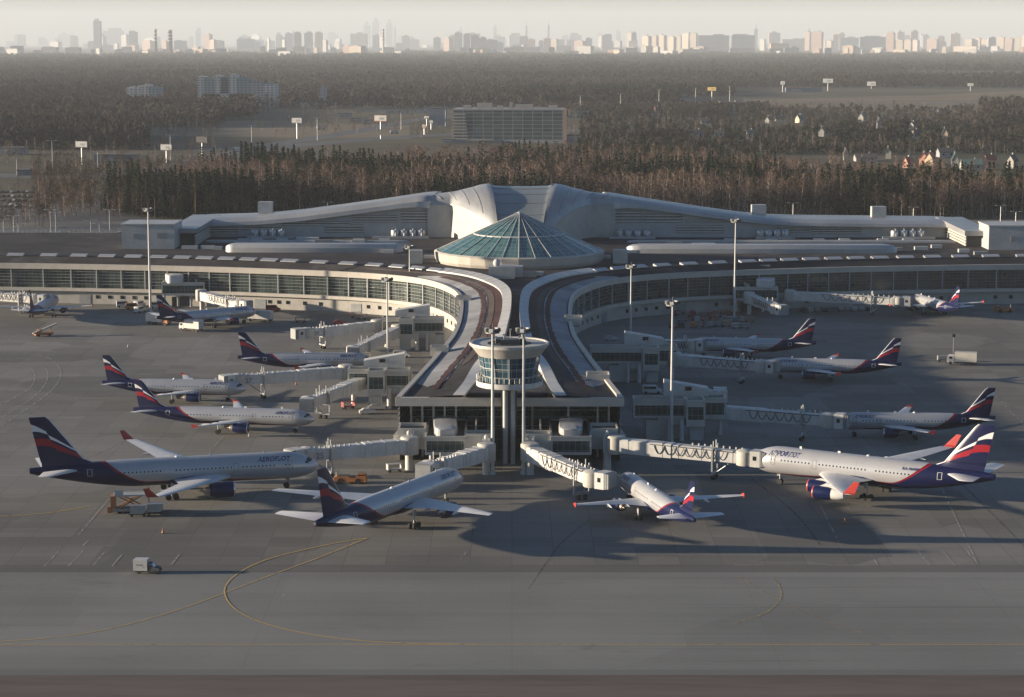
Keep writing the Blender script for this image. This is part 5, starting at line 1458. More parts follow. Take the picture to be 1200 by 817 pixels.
# ------------------------------------------------------------------ trees
def bark(name, a, c):
    m, nt, b = new_mat(name, .9, 0, .1)
    f = noise(nt, 1.5, 3, objco(nt, (1, 1, .35)), .6).ramp(.42, .60); nt.links.new(mixc(nt, f, a, c), b.inputs['Base Color']); return m
def leaf(name, a, c, tr=0.0):
    m, nt, b = new_mat(name, .9, 0, .05)
    g = nt.nodes.new('ShaderNodeNewGeometry'); r = Ex(nt, g.outputs['Random Per Island'])
    oi = nt.nodes.new('ShaderNodeTexNoise'); oi.inputs['Scale'].default_value = .035; oi.inputs['Detail'].default_value = 2
    nt.links.new(g.outputs['Position'], oi.inputs['Vector'])
    f = r * .55 + Ex(nt, oi.outputs[0]).ramp(.3, .7) * .45
    nt.links.new(mixc(nt, f, a, c), b.inputs['Base Color']); return m
M['birch_bark'] = bark('birch_bark', (.10, .085, .07), (.46, .40, .34))
M['brown_bark'] = bark('brown_bark', (.045, .035, .028), (.11, .085, .068))
M['pine_bark'] = bark('pine_bark', (.06, .04, .03), (.17, .10, .06))
M['twig_birch'] = leaf('twig_birch', (.060, .038, .031), (.150, .096, .072))
M['twig_brown'] = leaf('twig_brown', (.034, .025, .021), (.090, .060, .046))
M['needle_dark'] = leaf('needle_dark', (.006, .011, .007), (.024, .031, .017))
M['needle_pine'] = leaf('needle_pine', (.010, .015, .009), (.040, .044, .023))

def make_tree(kind, seed):
    """one tree as two vertex/face sets: trunk with limbs, crown"""
    r = random.Random(seed); T_, C_ = MB(), MB()
    def tri(p, d, ln, w):
        d = d.normalized(); s_ = d.cross(Vector((r.uniform(-1, 1), r.uniform(-1, 1), r.uniform(-1, 1)))).normalized() * w
        C_.add([p - s_, p + s_, p + d * ln], [(0, 1, 2)])
    if kind in ('birch', 'brown'):
        H_ = r.uniform(20, 25) if kind == 'birch' else r.uniform(16, 22)
        bx_, by_ = r.uniform(-1.2, 1.2), r.uniform(-1.2, 1.2)
        ax = lambda t: Vector((bx_ * t * t + .35 * sin(t * 5 + seed), by_ * t * t, H_ * t))
        T_.tube([ax(0), ax(.25), ax(.5), ax(.75), ax(.97)], [.24, .20, .15, .09, .03] if kind == 'birch' else [.26, .2, .14, .08, .03], 5)
        nl = 15 if kind == 'birch' else 17
        for k in range(nl):
            t = (.38 if kind == 'birch' else .28) + .60 * (k + r.random()) / nl
            p = ax(t); a = r.uniform(0, 2 * pi) + k * 2.4; ln = (1 - t) * H_ * .36 + 1.3; ln *= r.uniform(.7, 1.2)
            up = r.uniform(.5, 1.1) if kind == 'birch' else r.uniform(.25, .9)
            d = Vector((cos(a), sin(a), up)).normalized(); e = p + d * ln; mid = p + d * ln * .5 + Vector((0, 0, -.1 * ln))
            T_.tube([p, mid, e], [.075, .05, .015], 3, cap=False)
            for q in range(13):
                f = r.uniform(.2, 1.05); s_ = p.lerp(e, f) + Vector((r.gauss(0, .25), r.gauss(0, .25), r.gauss(0, .25)))
                dd = d + Vector((r.gauss(0, .7), r.gauss(0, .7), r.gauss(.15, .6)))
                if kind == 'birch' and r.random() < .35: dd.z -= 1.3
                tri(s_, dd, r.uniform(.9, 2.3), r.uniform(.05, .13))
    elif kind == 'spruce':
        H_ = r.uniform(18, 25); T_.tube([(0, 0, 0), (0, 0, H_ * .98)], [.24, .03], 5)
        n_ = 15
        for k in range(n_):
            t = .10 + .88 * k / n_; R_ = (1 - t) * H_ * .17 + .35
            m_ = max(5, int(R_ * 4))
            for j in range(m_):
                a = 2 * pi * j / m_ + r.uniform(-.25, .25); rr_ = R_ * r.uniform(.75, 1.15); z = H_ * t + r.uniform(-.4, .4)
                d = Vector((cos(a), sin(a), 0)); s_ = Vector((-sin(a), cos(a), 0)) * r.uniform(.45, .75)
                p0 = d * .1 + Vector((0, 0, z + .5)); p1 = d * rr_ * .65 + Vector((0, 0, z - .25)); p2 = d * rr_ + Vector((0, 0, z - .7 - .12 * rr_))
                C_.add([p0, p1 - s_, p2, p1 + s_], [(0, 1, 2, 3)])
    else:
        H_ = r.uniform(19, 24); T_.tube([(0, 0, 0), (.3, 0, H_ * .5), (0, .2, H_ * .96)], [.27, .2, .05], 5)
        for k in range(14):
            t = .52 + .46 * (k + r.random()) / 14; a = k * 2.4 + r.uniform(-.4, .4); ln = (1.04 - t) * H_ * .30 + .8; d = Vector((cos(a), sin(a), r.uniform(.0, .45)))
            p = Vector((0, 0, H_ * t)); e = p + d * ln; T_.tube([p, e], [.06, .02], 3, cap=False)
            for q in range(12):
                c = p.lerp(e, r.uniform(.35, 1.1)) + Vector((r.gauss(0, .35), r.gauss(0, .35), r.gauss(.15, .3)))
                u_ = Vector((r.gauss(0, 1), r.gauss(0, 1), r.gauss(0, .5))).normalized(); v_ = u_.cross(Vector((r.gauss(0, .5), r.gauss(0, .5), 1))).normalized()
                s1, s2 = r.uniform(.35, .75), r.uniform(.2, .45)
                C_.add([c - u_ * s1, c + v_ * s2, c + u_ * s1, c - v_ * s2], [(0, 1, 2, 3)])
    return T_, C_
TREES = {}
MATS = dict(birch=('birch_bark', 'twig_birch'), brown=('brown_bark', 'twig_brown'), spruce=('brown_bark', 'needle_dark'), pine=('pine_bark', 'needle_pine'))
for kind, nvar in (('birch', 4), ('brown', 4), ('spruce', 3), ('pine', 3)):
    TREES[kind] = [make_tree(kind, 31 * i + len(kind)) for i in range(nvar)]

def in_belt(x, y):
    """forest belt behind the terminal"""
    back = 1440 + 50 * sin(x * .013) + 30 * sin(x * .031 + 1)
    front = 1092 + 8 * sin(x * .05)
    if x < -150: back = min(back, 1440 - (-150 - x) * 3.4 + 30 * sin(x * .06))
    back -= 215 * sm(x, 110, 215)
    front += 40 * sm(-x, 190, 225)
    return -226 < x < 420 and front < y < back
rr = random.Random(21); spots = []
grid = {}
tries = 0
while len(spots) < 4300 and tries < 60000:
    tries += 1
    x = rr.uniform(-290, 390); y = 1085 + (1500 - 1085) * rr.random() ** 1.25
    if not in_belt(x, y): continue
    if abs(x) > y * .262 + 8: continue
    key = (int(x / 3.2), int(y / 3.2))
    if key in grid: continue
    grid[key] = 1; spots.append((x, y))
def kind_at(x, y, r):
    c = 1.1 * sin(x * .034 + 1.3) * cos(y * .023) + .8 * sin(y * .031 + x * .014) + r.gauss(0, .45)
    if c > .8: return 'spruce'
    if c > .2: return 'pine' if r.random() < .7 else 'brown'
    return 'birch' if r.random() < .58 else 'brown'
spots.sort(key=lambda p: p[1])
LAB = dict(birch=('birch_tree', 'bare birch with pale trunk at the front of the forest belt', 'birches along the front of the forest belt'),
           brown=('bare_tree', 'bare brown leafless tree at the front of the forest belt', 'bare brown trees along the forest belt'),
           spruce=('spruce_tree', 'dark green pointed spruce at the front of the forest belt', 'spruces along the front of the forest belt'),
           pine=('pine_tree', 'tall pine with bare reddish trunk at the front of the forest belt', 'pines along the front of the forest belt'))
made = {}; mesh_cache = {}
def single_tree(kind, var, x, y, rz, sc, label=None, group=None):
    nm, lab, grp = LAB[kind]
    root = empty(nm, (x, y, 0), rz, label or lab, 'tree', group or grp); root.scale = sc
    if (kind, var) not in mesh_cache:
        T_, C_ = TREES[kind][var]
        a = T_.build('trunk', M[MATS[kind][0]], root); c = C_.build('crown', M[MATS[kind][1]], root); mesh_cache[(kind, var)] = (a, c)
    else:
        for o in mesh_cache[(kind, var)]:
            q = o.copy(); COL.objects.link(q); q.parent = root
    return root
merged = {}
def put_merged(store, kind, var, x, y, rz, sc, z=0.0):
    store.setdefault((kind, var), []).append((x, y, z, rz, sc[0], sc[2]))
def build_merged(store, name, label=None):
    V, F, MI, mats_ = [], [], [], []; off = 0; Ls = []
    for (kind, var), items in store.items():
        for part in (0, 1):
            mb = TREES[kind][var][part]; v = np.array(mb.v, dtype=np.float32); mname = MATS[kind][part]
            if mname not in mats_: mats_.append(mname)
            fl = [len(f) for f in mb.f]; fi = np.concatenate([np.array(f, dtype=np.int64) for f in mb.f])
            for x, y, z, a, sxy, sz in items:
                w = np.empty_like(v); w[:, 0] = (v[:, 0] * cos(a) - v[:, 1] * sin(a)) * sxy + x; w[:, 1] = (v[:, 0] * sin(a) + v[:, 1] * cos(a)) * sxy + y; w[:, 2] = v[:, 2] * sz + z
                V.append(w); F.append(fi + off); off += len(v); Ls.append(np.array(fl)); MI.append(np.full(len(fl), mats_.index(mname), dtype=np.int32))
    V = np.concatenate(V); F = np.concatenate(F).astype(np.int32); Ls = np.concatenate(Ls).astype(np.int32); MI = np.concatenate(MI)
    me = bpy.data.meshes.new(name); me.vertices.add(len(V)); me.vertices.foreach_set('co', V.ravel()); me.loops.add(len(F)); me.loops.foreach_set('vertex_index', F)
    me.polygons.add(len(Ls)); st = np.concatenate([[0], np.cumsum(Ls)[:-1]]).astype(np.int32); me.polygons.foreach_set('loop_start', st); me.polygons.foreach_set('material_index', MI)
    for m in mats_: me.materials.append(M[m])
    me.update(calc_edges=True); o = bpy.data.objects.new(name, me); COL.objects.link(o)
    return tag(o, label, kind='stuff')
count = {}
for x, y in spots:
    kind = kind_at(x, y, rr); var = rr.randrange(len(TREES[kind])); a = rr.uniform(0, 6.28); k = rr.uniform(.74, 1.06) + .14 * sin(x * .06 + 2) * sin(y * .045) + (.10 if kind == 'spruce' else 0); sc = (k, k, k * rr.uniform(.92, 1.08))
    if len(made) < 280 and count.get(kind, 0) < 110:
        made[(x, y)] = single_tree(kind, var, x, y, a, sc); count[kind] = count.get(kind, 0) + 1
    else: put_merged(merged, kind, var, x, y, a, sc)
print('front trees', count)
# brush at the left end of the belt, round the roads and between the village houses
for _ in range(420):
    x, y = rr.uniform(-330, -190), rr.uniform(1080, 1330)
    if abs(x) > y * .27 or (x < -255 and rr.random() < .7): continue
    k = rr.uniform(.25, .6); put_merged(merged, rr.choice(['brown', 'brown', 'birch']), rr.randrange(4), x, y, rr.uniform(0, 6), (k, k, k))
build_merged(merged, 'forest')
brush = {}
for _ in range(520):                                             # brown thickets at the far left, beside the car park and the roads
    hx_, hy_ = rr.uniform(38, 112), rr.uniform(197, 254)
    if rr.random() < .3: hx_, hy_ = rr.uniform(105, 240), rr.uniform(199, 214)
    if rr.random() < .1: hx_, hy_ = rr.uniform(-20, 60), rr.uniform(252, 268)
    p = at(hx_, hy_); k = rr.uniform(.32, .72); put_merged(brush, rr.choice(['brown', 'brown', 'brown', 'birch', 'pine']), rr.randrange(3), p.x, p.y, rr.uniform(0, 6), (k, k, k))
build_merged(brush, 'brown_thicket')
merged2 = {}
for _ in range(1000):                                             # scattered over the village, right
    hx_, hy_ = rr.uniform(660, 1230), rr.uniform(124, 183)
    if near_house(hx_, hy_): continue
    p = at(hx_, hy_); k = rr.uniform(.28, .6)
    kd = rr.choice(['brown', 'brown', 'brown', 'birch', 'birch', 'birch', 'birch', 'pine']); put_merged(merged2, kd, rr.randrange(3), p.x, p.y, rr.uniform(0, 6), (k, k, k))
for _ in range(420):                                             # left middle ground
    p = at(rr.uniform(-30, 260), rr.uniform(120, 178) if rr.random() < .8 else rr.uniform(178, 200)); k = rr.uniform(.4, .75); put_merged(merged2, rr.choice(['brown', 'brown', 'birch']), rr.randrange(4), p.x, p.y, rr.uniform(0, 6), (k, k, k))
for _ in range(260):
    p = at(rr.uniform(290, 680), rr.uniform(128, 162)); k = rr.uniform(.35, .6); put_merged(merged2, rr.choice(['brown', 'birch']), rr.randrange(4), p.x, p.y, rr.uniform(0, 6), (k, k, k))
build_merged(merged2, 'scattered_trees')

# the wide far wood: rough tapering crowns standing close, bare and grey brown with darker conifers
def leaf_far(name, a, c):
    m, nt, b = new_mat(name, .95, 0, .02)
    g = nt.nodes.new('ShaderNodeNewGeometry'); r = Ex(nt, g.outputs['Random Per Island'])
    big = noise(nt, .0017, 4, g.outputs['Position'], .6).ramp(.36, .64); mid = noise(nt, .009, 3, g.outputs['Position'], .6).ramp(.35, .65)
    nt.links.new(mixc(nt, r * .10 + big * .50 + mid * .40, a, c), b.inputs['Base Color']); return m
M['far_wood'] = leaf_far('far_wood', (.020, .018, .017), (.064, .051, .043))
M['far_conifer'] = leaf_far('far_conifer', (.012, .015, .011), (.032, .032, .022))
def far_wood():
    r = np.random.default_rng(8); items = []
    def add(n, px0, px1, y0, y1, hole=None, size=1.0):
        k = 0
        while k < n:
            px, py = r.uniform(px0, px1), y0 + (y1 - y0) * r.random() ** 1.0
            if hole and hole(px, py): k += 1; continue
            p = at(px, py); s = p.y / 2600
            items.append((p.x, p.y, (11 + 8 * r.random()) * size, (3.0 + 2.6 * r.random()) * (1 + .30 * s) * (size * .5 + .5), r.random())); k += 1
    clear = lambda x, y: (300 < x < 420 and 112 < y < 117) or (560 < x < 800 and 99.5 < y < 102.5) or (-40 < x < 260 and 108 < y < 110.5) or (700 < x < 1240 and 74 < y < 75.5) or (860 < x < 1250 and 103.5 < y < 127) or (795 < x < 880 and 114 < y < 127) or (x > 1060 and 84 < y < 92)
    add(26000, -40, 1240, 66.0, 92, clear); add(7000, -40, 1240, 62.0, 66.3, lambda x, y: y < 64.6 + 1.4 * sin(x * .021) + 1.0 * sin(x * .057 + 1)); add(17000, -40, 1240, 92, 124, clear)
    add(2600, -40, 300, 120, 140); add(2200, -40, 170, 138, 176); add(500, 170, 260, 138, 150)
    add(700, 1150, 1240, 128, 150); add(1300, 640, 900, 127, 138, near_house, .55); add(2400, 680, 1240, 128, 182, near_house, .42); add(600, 300, 640, 118, 128)
    add(900, 980, 1240, 150, 170, near_house, .6)
    out = {}
    for x, y, h, w, q in items: out.setdefault('far_conifer' if (sin(x * .006) + sin(y * .0041) + 2.2 * q) > 2.2 else 'far_wood', []).append((x, y, h, w, q))
    V, F, MI, off = [], [], [], 0; mats_ = list(out); K = 28
    for mi, (m, its) in enumerate(out.items()):                      # every crown is a spray of twig-bundle shards, not a solid
        A = np.array(its); n = len(A)
        con = m == 'far_conifer'
        t = r.random((n, K)); az = r.random((n, K)) * 2 * pi
        rad = np.sqrt(r.random((n, K))) * (np.where(t < .35, .45 + t * 1.6, 1.0 - (t - .35) * (1.15 if not con else 1.45)))
        if con: rad = np.sqrt(r.random((n, K))) * (1.05 - t)
        cen = np.stack([A[:, 0:1] + A[:, 3:4] * rad * np.cos(az), A[:, 1:2] + A[:, 3:4] * rad * np.sin(az), A[:, 2:3] * (.12 + .86 * t)], -1)
        d1 = r.normal(0, 1, (n, K, 3)); d1[..., 2] = np.abs(d1[..., 2]) + .5; d1 /= np.linalg.norm(d1, axis=-1, keepdims=True)
        d2 = np.cross(d1, r.normal(0, 1, (n, K, 3))); d2 /= np.linalg.norm(d2, axis=-1, keepdims=True) + 1e-6
        ln = (A[:, 3] * .46)[:, None, None] * (.7 + .6 * r.random((n, K, 1))); wd = ln * (.34 if not con else .5)
        tri = np.stack([cen - d2 * wd, cen + d2 * wd, cen + d1 * ln * 1.5], 2)
        V.append(tri.reshape(-1, 3).astype(np.float32)); F.append((np.arange(n * K * 3) + off).reshape(-1, 3)); MI.append(np.full(n * K, mi, np.int32)); off += n * K * 3
    V = np.concatenate(V); F = np.concatenate(F).astype(np.int32); MI = np.concatenate(MI)
    me = bpy.data.meshes.new('far_wood'); me.vertices.add(len(V)); me.vertices.foreach_set('co', V.ravel()); me.loops.add(F.size); me.loops.foreach_set('vertex_index', F.ravel())
    me.polygons.add(len(F)); me.polygons.foreach_set('loop_start', np.arange(0, F.size, 3, dtype=np.int32)); me.polygons.foreach_set('material_index', MI)
    for m in mats_: me.materials.append(M[m])
    me.update(calc_edges=True); o = bpy.data.objects.new('far_wood', me); COL.objects.link(o); tag(o, kind='stuff')
far_wood()

# ------------------------------------------------------------------ things in the middle ground
M['office_glass'] = curtain_mat('office_glass', 9.0, 4.0, (.035, .055, .060), (.085, .115, .12), (.20, .225, .225), .5, .15)
M['concrete'] = mat('concrete', (.36, .345, .32), .75, var=.15, scale=.1)
M['pale_wall'] = mat('pale_wall', (.27, .26, .24), .7, var=.08, scale=.1)
M['cream_wall'] = mat('cream_wall', (.56, .44, .31), .75, var=.1, scale=.05)
M['pink_wall'] = mat('pink_wall', (.44, .24, .17), .75, var=.12, scale=.05)
M['grey_wall'] = mat('grey_wall', (.25, .25, .26), .75, var=.12, scale=.05)
M['blue_wall'] = mat('blue_wall', (.12, .15, .18), .5, var=.12, scale=.05)
M['red_roof'] = mat('red_roof', (.24, .06, .042), .7, var=.2, scale=.3)
M['dark_roof'] = mat('dark_roof', (.06, .055, .055), .8, var=.2, scale=.3)
M['green_roof'] = mat('green_roof', (.09, .14, .12), .7, var=.2, scale=.3)

def glass_block(x0, x1, yb, ytop, D, depth, label, skew=0.0):
    a, c = at_depth(x0, yb, D), at_depth(x1, yb, D); h = at_depth((x0 + x1) / 2, ytop, D).z
    P = empty('office_block', ((a.x + c.x) / 2, D, 0), skew, label, 'office building'); w = (c.x - a.x) / 2
    b = MB(); uv = []
    for (ax, ay), (bx, by) in (((-w, 0), (w, 0)), ((w, 0), (w, depth)), ((w, depth), (-w, depth)), ((-w, depth), (-w, 0))):
        b.quad((ax, ay, 3), (bx, by, 3), (bx, by, h - 1.2), (ax, ay, h - 1.2)); L_ = hypot(bx - ax, by - ay); uv += [(0, 0), (L_, 0), (L_, h), (0, h)]
    o = b.build('glass_wall', M['office_glass'], P); set_uv(o, uv)
    b = MB(); b.box((0, depth / 2, h - .6), (2 * w + .8, depth + .8, 1.2)); b.box((0, depth / 2, 1.5), (2 * w, depth, 3)); b.build('roof_slab', M['grey_wall'], P)
    return P, w, h
P, w, h = glass_block(531, 660, 166, 128, 1905, 46, 'broad glass office block with striped stair edge beyond the forest', -.05)
b = MB()
for k in range(9): b.box((-w + 6, -.3, 4 + k * (h - 6) / 9), (15 - k * .6, .5, 1.5))
b.build('balcony_bands', M['pale_wall'], P)
b = MB(); b.box((w + 1.6, 2, h / 2), (3, 5, h + 1)); b.build('stair_tower', M['pink_wall'], P)
b = MB()
for k in range(8): b.box((w + 1.6, -.6, 3 + k * h / 8.3), (3.2, .4, 1.2))
b.build('stair_window', M['pale_wall'], P)
for x, wd, hh in ((-22, 14, 5), (-8, 5, 3), (14, 16, 4), (2, 3, 6), (40, 8, 3), (-38, 7, 3)):
    b = MB(); b.box((x, 14, h + hh / 2), (wd, 8, hh)); b.build('roof_plant', M['pale_wall'], P)
b = MB(); b.box((-w + 26, -1.2, 3.2), (22, 2.2, 1.4)); b.build('entrance_canopy', M['pale_wall'], P)

def panel_mat(name, wall, win, w, h, fw=.55, fh=.5):
    m, nt, b = new_mat(name, .7, 0, .4); u, v = uvxy(nt, 'liv')
    wmask = ((u * (1 / w)).fract() < fw) * ((v * (1 / h)).fract() < fh)
    n2 = noise(nt, .02, 3, objco(nt), .6)
    nt.links.new(mixc(nt, wmask * .8, mixc(nt, n2, tuple(c * .88 for c in wall), tuple(min(1, c * 1.1) for c in wall)), win), b.inputs['Base Color']); return m
PM = {}
for nm, wl in (('cream', (.47, .395, .31)), ('pink', (.36, .25, .20)), ('white', (.48, .465, .44)), ('grey', (.30, .29, .30)), ('slate', (.17, .19, .22)), ('brown', (.26, .19, .16)), ('blue', (.09, .12, .16)), ('teal', (.20, .26, .27))):
    PM[nm] = panel_mat('city_' + nm, wl, (.09, .10, .115), 5.5, 3.4)
def walls(b, uv, x0, x1, y0, y1, z0, z1):
    for (ax, ay), (bx, by) in (((x0, y0), (x1, y0)), ((x1, y0), (x1, y1)), ((x1, y1), (x0, y1)), ((x0, y1), (x0, y0))):
        b.quad((ax, ay, z0), (bx, by, z0), (bx, by, z1), (ax, ay, z1)); L_ = hypot(bx - ax, by - ay); uv += [(0, z0), (L_, z0), (L_, z1), (0, z1)]
    b.quad((x0, y0, z1), (x1, y0, z1), (x1, y1, z1), (x0, y1, z1)); uv += [(0, .99 * 3.4), (.001, .99 * 3.4), (.001, .99 * 3.4), (0, .99 * 3.4)]
def complex_(boxes, D, m, label, name='office_complex', cat='office building'):
    ax = [at_depth(b_[0], b_[2], D).x for b_ in boxes]; cx_ = sum(ax) / len(ax)
    P = empty(name, (cx_, D, 0), 0, label, cat)
    for x0, x1, yt, mm in boxes:
        a, c = at_depth(x0, yt, D), at_depth(x1, yt, D); b = MB(); uv = []
        walls(b, uv, a.x - cx_, c.x - cx_, 0 if mm != 'slate' else 8, 40, 0, a.z); o = b.build('wing', PM[mm], P); set_uv(o, uv)
        b = MB(); b.box(((a.x + c.x) / 2 - cx_, 18, a.z + 1.0), ((c.x - a.x) * .55, 9, 2.0)); b.build('roof_plant', M['pale_wall'], o)
    return P
complex_([(231, 239, 90, 'white'), (239, 251, 92, 'teal'), (251, 258, 89, 'white'), (258, 268, 91, 'slate'), (268, 277, 88, 'white'), (277, 292, 92, 'teal'), (292, 308, 97, 'grey'), (308, 323, 99, 'white'), (237, 296, 110, 'white')], 2900, None, 'large white and teal office complex of joined towers in the left woods')
complex_([(148, 158, 103, 'white'), (158, 166, 102, 'white'), (166, 174, 100, 'white'), (174, 186, 103, 'teal')], 2950, None, 'small white apartment cluster in the woods, left of the large complex', 'apartment_cluster', 'apartment building')
complex_([(352, 392, 121, 'cream'), (374, 380, 103, 'grey')], 2900, None, 'unfinished pale building with a tall stack left of the glass office', 'factory', 'factory')
def low_block(x0, x1, yb, yt, m, label, name='warehouse', cat='warehouse', dp=20, roof='dark_roof'):
    D = at((x0 + x1) / 2, yb).y; a, c = at_depth(x0, yb, D), at_depth(x1, yt, D); P = empty(name, ((a.x + c.x) / 2, D, 0), 0, label, cat); w = c.x - a.x
    b = MB(); b.box((0, dp / 2, c.z / 2), (w, dp, c.z)); b.build('wall', M[m], P)
    b = MB(); b.box((0, dp / 2, c.z + .3), (w + .8, dp + .8, .6)); b.build('roof', M[roof], P)
    b = MB(); b.box((-w * .2, -.1, c.z * .4), (w * .3, .3, c.z * .5)); b.build('door', M['mid_grey'], P)
low_block(664, 680, 168, 159, 'pale_wall', 'small white block at the foot of the glass office'); low_block(500, 523, 148, 127, 'grey_wall', 'grey shed on the road left of the glass office'); low_block(415, 440, 131, 127, 'pale_wall', 'long white shed beside the far road', dp=12)
low_block(445, 496, 133, 129, 'concrete', 'long low grey shed along the far road', dp=12); low_block(110, 160, 191, 182, 'blue_wall', 'dark blue petrol station building by the left road', 'petrol_station', 'petrol station', 14)
low_block(-2, 26, 182, 174, 'grey_wall', 'grey shed at the left edge beyond the car park'); low_block(780, 812, 119, 115, 'pale_wall', 'white shed by the far right road'); low_block(358, 392, 127, 120, 'concrete', 'pale construction hall under the stack')
low_block(921, 963, 108, 103, 'blue_wall', 'long blue and red shop hall behind the right billboard', 'shop_hall', 'shop', 14, 'red_roof')

for q in ((340, 356, 124.5, 119, 'concrete', 'grey unfinished hall left of the stack', 'dark_roof'), (413, 421, 144, 139, 'pale_wall', 'white shop beside the red and white billboard', 'dark_roof'), (424, 436, 146, 141, 'pale_wall', 'low white filling station roof left of the red and white billboard', 'dark_roof'),
          (396, 412, 138, 133, 'grey_wall', 'grey shed left of the white shop', 'dark_roof'), (518, 534, 168, 164, 'pale_wall', 'low white kiosks at the left foot of the glass office', 'dark_roof'), (760, 772, 122, 119, 'concrete', 'pale shed at the top of the left village', 'green_roof'), (730, 745, 136, 132, 'grey_wall', 'grey garage row left of the village', 'dark_roof'),
          (667, 690, 138, 131, 'green_roof', 'long green roofed hall right of the glass office', 'green_roof'), (1100, 1112, 133, 129, 'grey_wall', 'lone grey barn on the pale field', 'dark_roof'), (843, 852, 122, 119, 'cream_wall', 'cream kiosk right of the yellow billboard', 'dark_roof'), (862, 872, 121.5, 118, 'pale_wall', 'white kiosk beside the cream one', 'dark_roof'),
          (1095, 1108, 72.5, 70, 'pale_wall', 'bright white hall alone in the far right wood', 'dark_roof'), (130, 146, 114, 110, 'grey_wall', 'grey shed in the far left woods', 'dark_roof'), (20, 34, 206, 200, 'blue_wall', 'dark bus shed by the far left car park', 'dark_roof')):
    low_block(q[0], q[1], q[2], q[3], q[4], q[5], 'low_building', 'building', 14, q[6])
for k, (px, py, lab) in enumerate([(484, 132.2, 'white lorry on the far road before the glass office, left one'), (497, 131.6, 'white lorry on the far road before the glass office, right one'), (462, 157, 'white lorry alone on the road below the red and white billboard'), (376, 152, 'pale lorry on the bend of the far road'), (280, 178, 'pale lorry on the left far road')]):
    vehicle('truck', px, py, 12, lab, 'white_paint', 'lorries on the far roads', None, None, .1)

def billboard(px, pb, pt, w, h_px, label, face='grey_panel', m2='dark_grey'):
    g = at(px, pb); top = at_depth(px, pt, g.y).z; s = FOC / g.y; W, H_ = w * .88 / s, h_px * .88 / s
    P = empty('billboard', (g.x, g.y, 0), -.34, label, 'billboard', 'roadside billboards')
    b = MB(); b.tube([(0, .6, 0), (0, .6, top - H_ * .6)], .55, 8); b.build('pole', M['steel'], P)
    b = MB(); b.box((0, .3, top - H_ / 2), (W, .5, H_)); b.box((0, .3, top - H_ - .25), (W * 1.03, 1.1, .3)); b.build('frame', M[m2], P)
    b = MB(); b.box((0, 0, top - H_ / 2), (W * .95, .1, H_ * .88)); b.build('face', M[face], P)
    if face != 'dark_grey':
        b = MB(); b.box((W * .12, -.08, top - H_ * .55), (W * .4, .06, H_ * .4)); b.build('picture', M['mid_grey'], P)
billboard(96, 193, 165.5, 18, 8, 'billboard with grey picture above the dark blue petrol station', 'grey_panel'); billboard(195, 191, 169, 17, 8, 'white billboard right of the petrol station'); billboard(237, 192, 160, 17, 8, 'brown backed billboard on a tall white pole over the bare trees', 'dark_grey', 'brown_bark')
billboard(348, 163, 138, 15, 7, 'white billboard on a pole at the bend of the left road'); billboard(446, 163, 135, 18, 8, 'white and red billboard beside the road left of the glass office', 'white_paint', 'red_paint'); billboard(834, 118, 102, 12, 5, 'yellow billboard at the far right road', 'yellow_paint')
billboard(917, 108, 95, 6, 5, 'small white billboard left of the wide white one on the right'); billboard(970, 107, 92, 14, 6, 'wide white billboard on the right, above the shop hall'); billboard(1021, 104, 95.5, 12, 6, 'white billboard right of the wide white one'); billboard(1137, 107, 97.5, 8, 4, 'lone small white billboard near the right edge')
billboard(500, 148, 136, 7, 3.5, 'tiny white sign over the road, left of the grey shed'); billboard(497, 158, 146, 6, 4, 'small red and white sign below the tiny white sign', 'white_paint', 'red_paint'); billboard(505, 152, 141, 6, 4, 'small white sign right of the red one')

# lamp posts along the viaduct and roads
def lamp(px, pb, pt, label, group, arm=2.2, r=.13):
    g = at(px, pb); top = at_depth(px, pt, g.y).z; P = empty('street_lamp', (g.x, g.y, 0), 0, label, 'street lamp', group)
    b = MB(); b.tube([(0, 0, 0), (0, 0, top)], [r * 1.3, r * .7], 7); b.build('pole', M['steel'], P)
    b = MB(); b.tube([(-arm, 0, top + .1), (0, 0, top), (arm, 0, top + .1)], .08, 5); b.build('arm', M['steel'], P)
    for s in (-1, 1): b = MB(); b.box((s * arm, 0, top + .1), (1.1, .45, .25)); b.build('lamp_head', M['lamp_glass'], P)
for i, (px, pb, pt) in enumerate([(5, 293, 257), (17, 292, 253), (22, 290, 262), (60, 291, 246), (66, 290, 249), (89, 293, 276), (107, 292, 259), (117, 292, 262), (129, 280, 246), (134, 293, 275), (75, 285, 272)]):
    lamp(px, pb, pt, 'street lamp on the viaduct, %s from the left edge' % ('first', 'second', 'third', 'fourth', 'fifth', 'sixth', 'eighth', 'ninth', 'tenth', 'eleventh', 'seventh')[i], 'street lamps on the left viaduct')
for i, (px, pb, pt) in enumerate([(384, 258, 237), (929, 262, 238), (1172, 268, 241), (1190, 266, 248), (1070, 262, 243)]):
    lamp(px, pb, pt, ('lamp post behind the left slope of the hall roof', 'lamp post behind the right slope of the hall roof', 'taller lamp post behind the right end block', 'shorter lamp post behind the right end block', 'lamp post behind the right hall roof end')[i], 'lamp posts behind the hall')
lab_l = ['lamp post beside the petrol station', 'lamp post at the bare trees on the left', 'lamp post left of the white road billboard', 'lamp post on the far road by the sheds', 'lamp post before the long white shed', 'lamp post left of the glass office', 'lamp post right of the glass office', 'lamp post over the village edge', 'lamp post behind the village', 'lamp post by the yellow billboard', 'lamp post right of the yellow billboard', 'lamp post by the car park at the far left', 'lamp post on the bend of the left road']
for (px, pb, pt), l in zip([(115, 205, 178), (62, 204, 165), (295, 168, 147), (372, 165, 138), (470, 152, 132), (522, 148, 127), (680, 133, 112), (772, 128, 105), (727, 131, 110), (815, 122, 103), (855, 119, 101), (20, 206, 186), (200, 188, 158)], lab_l): lamp(px, pb, pt, l, 'lamp posts along the far roads', 3, .2)
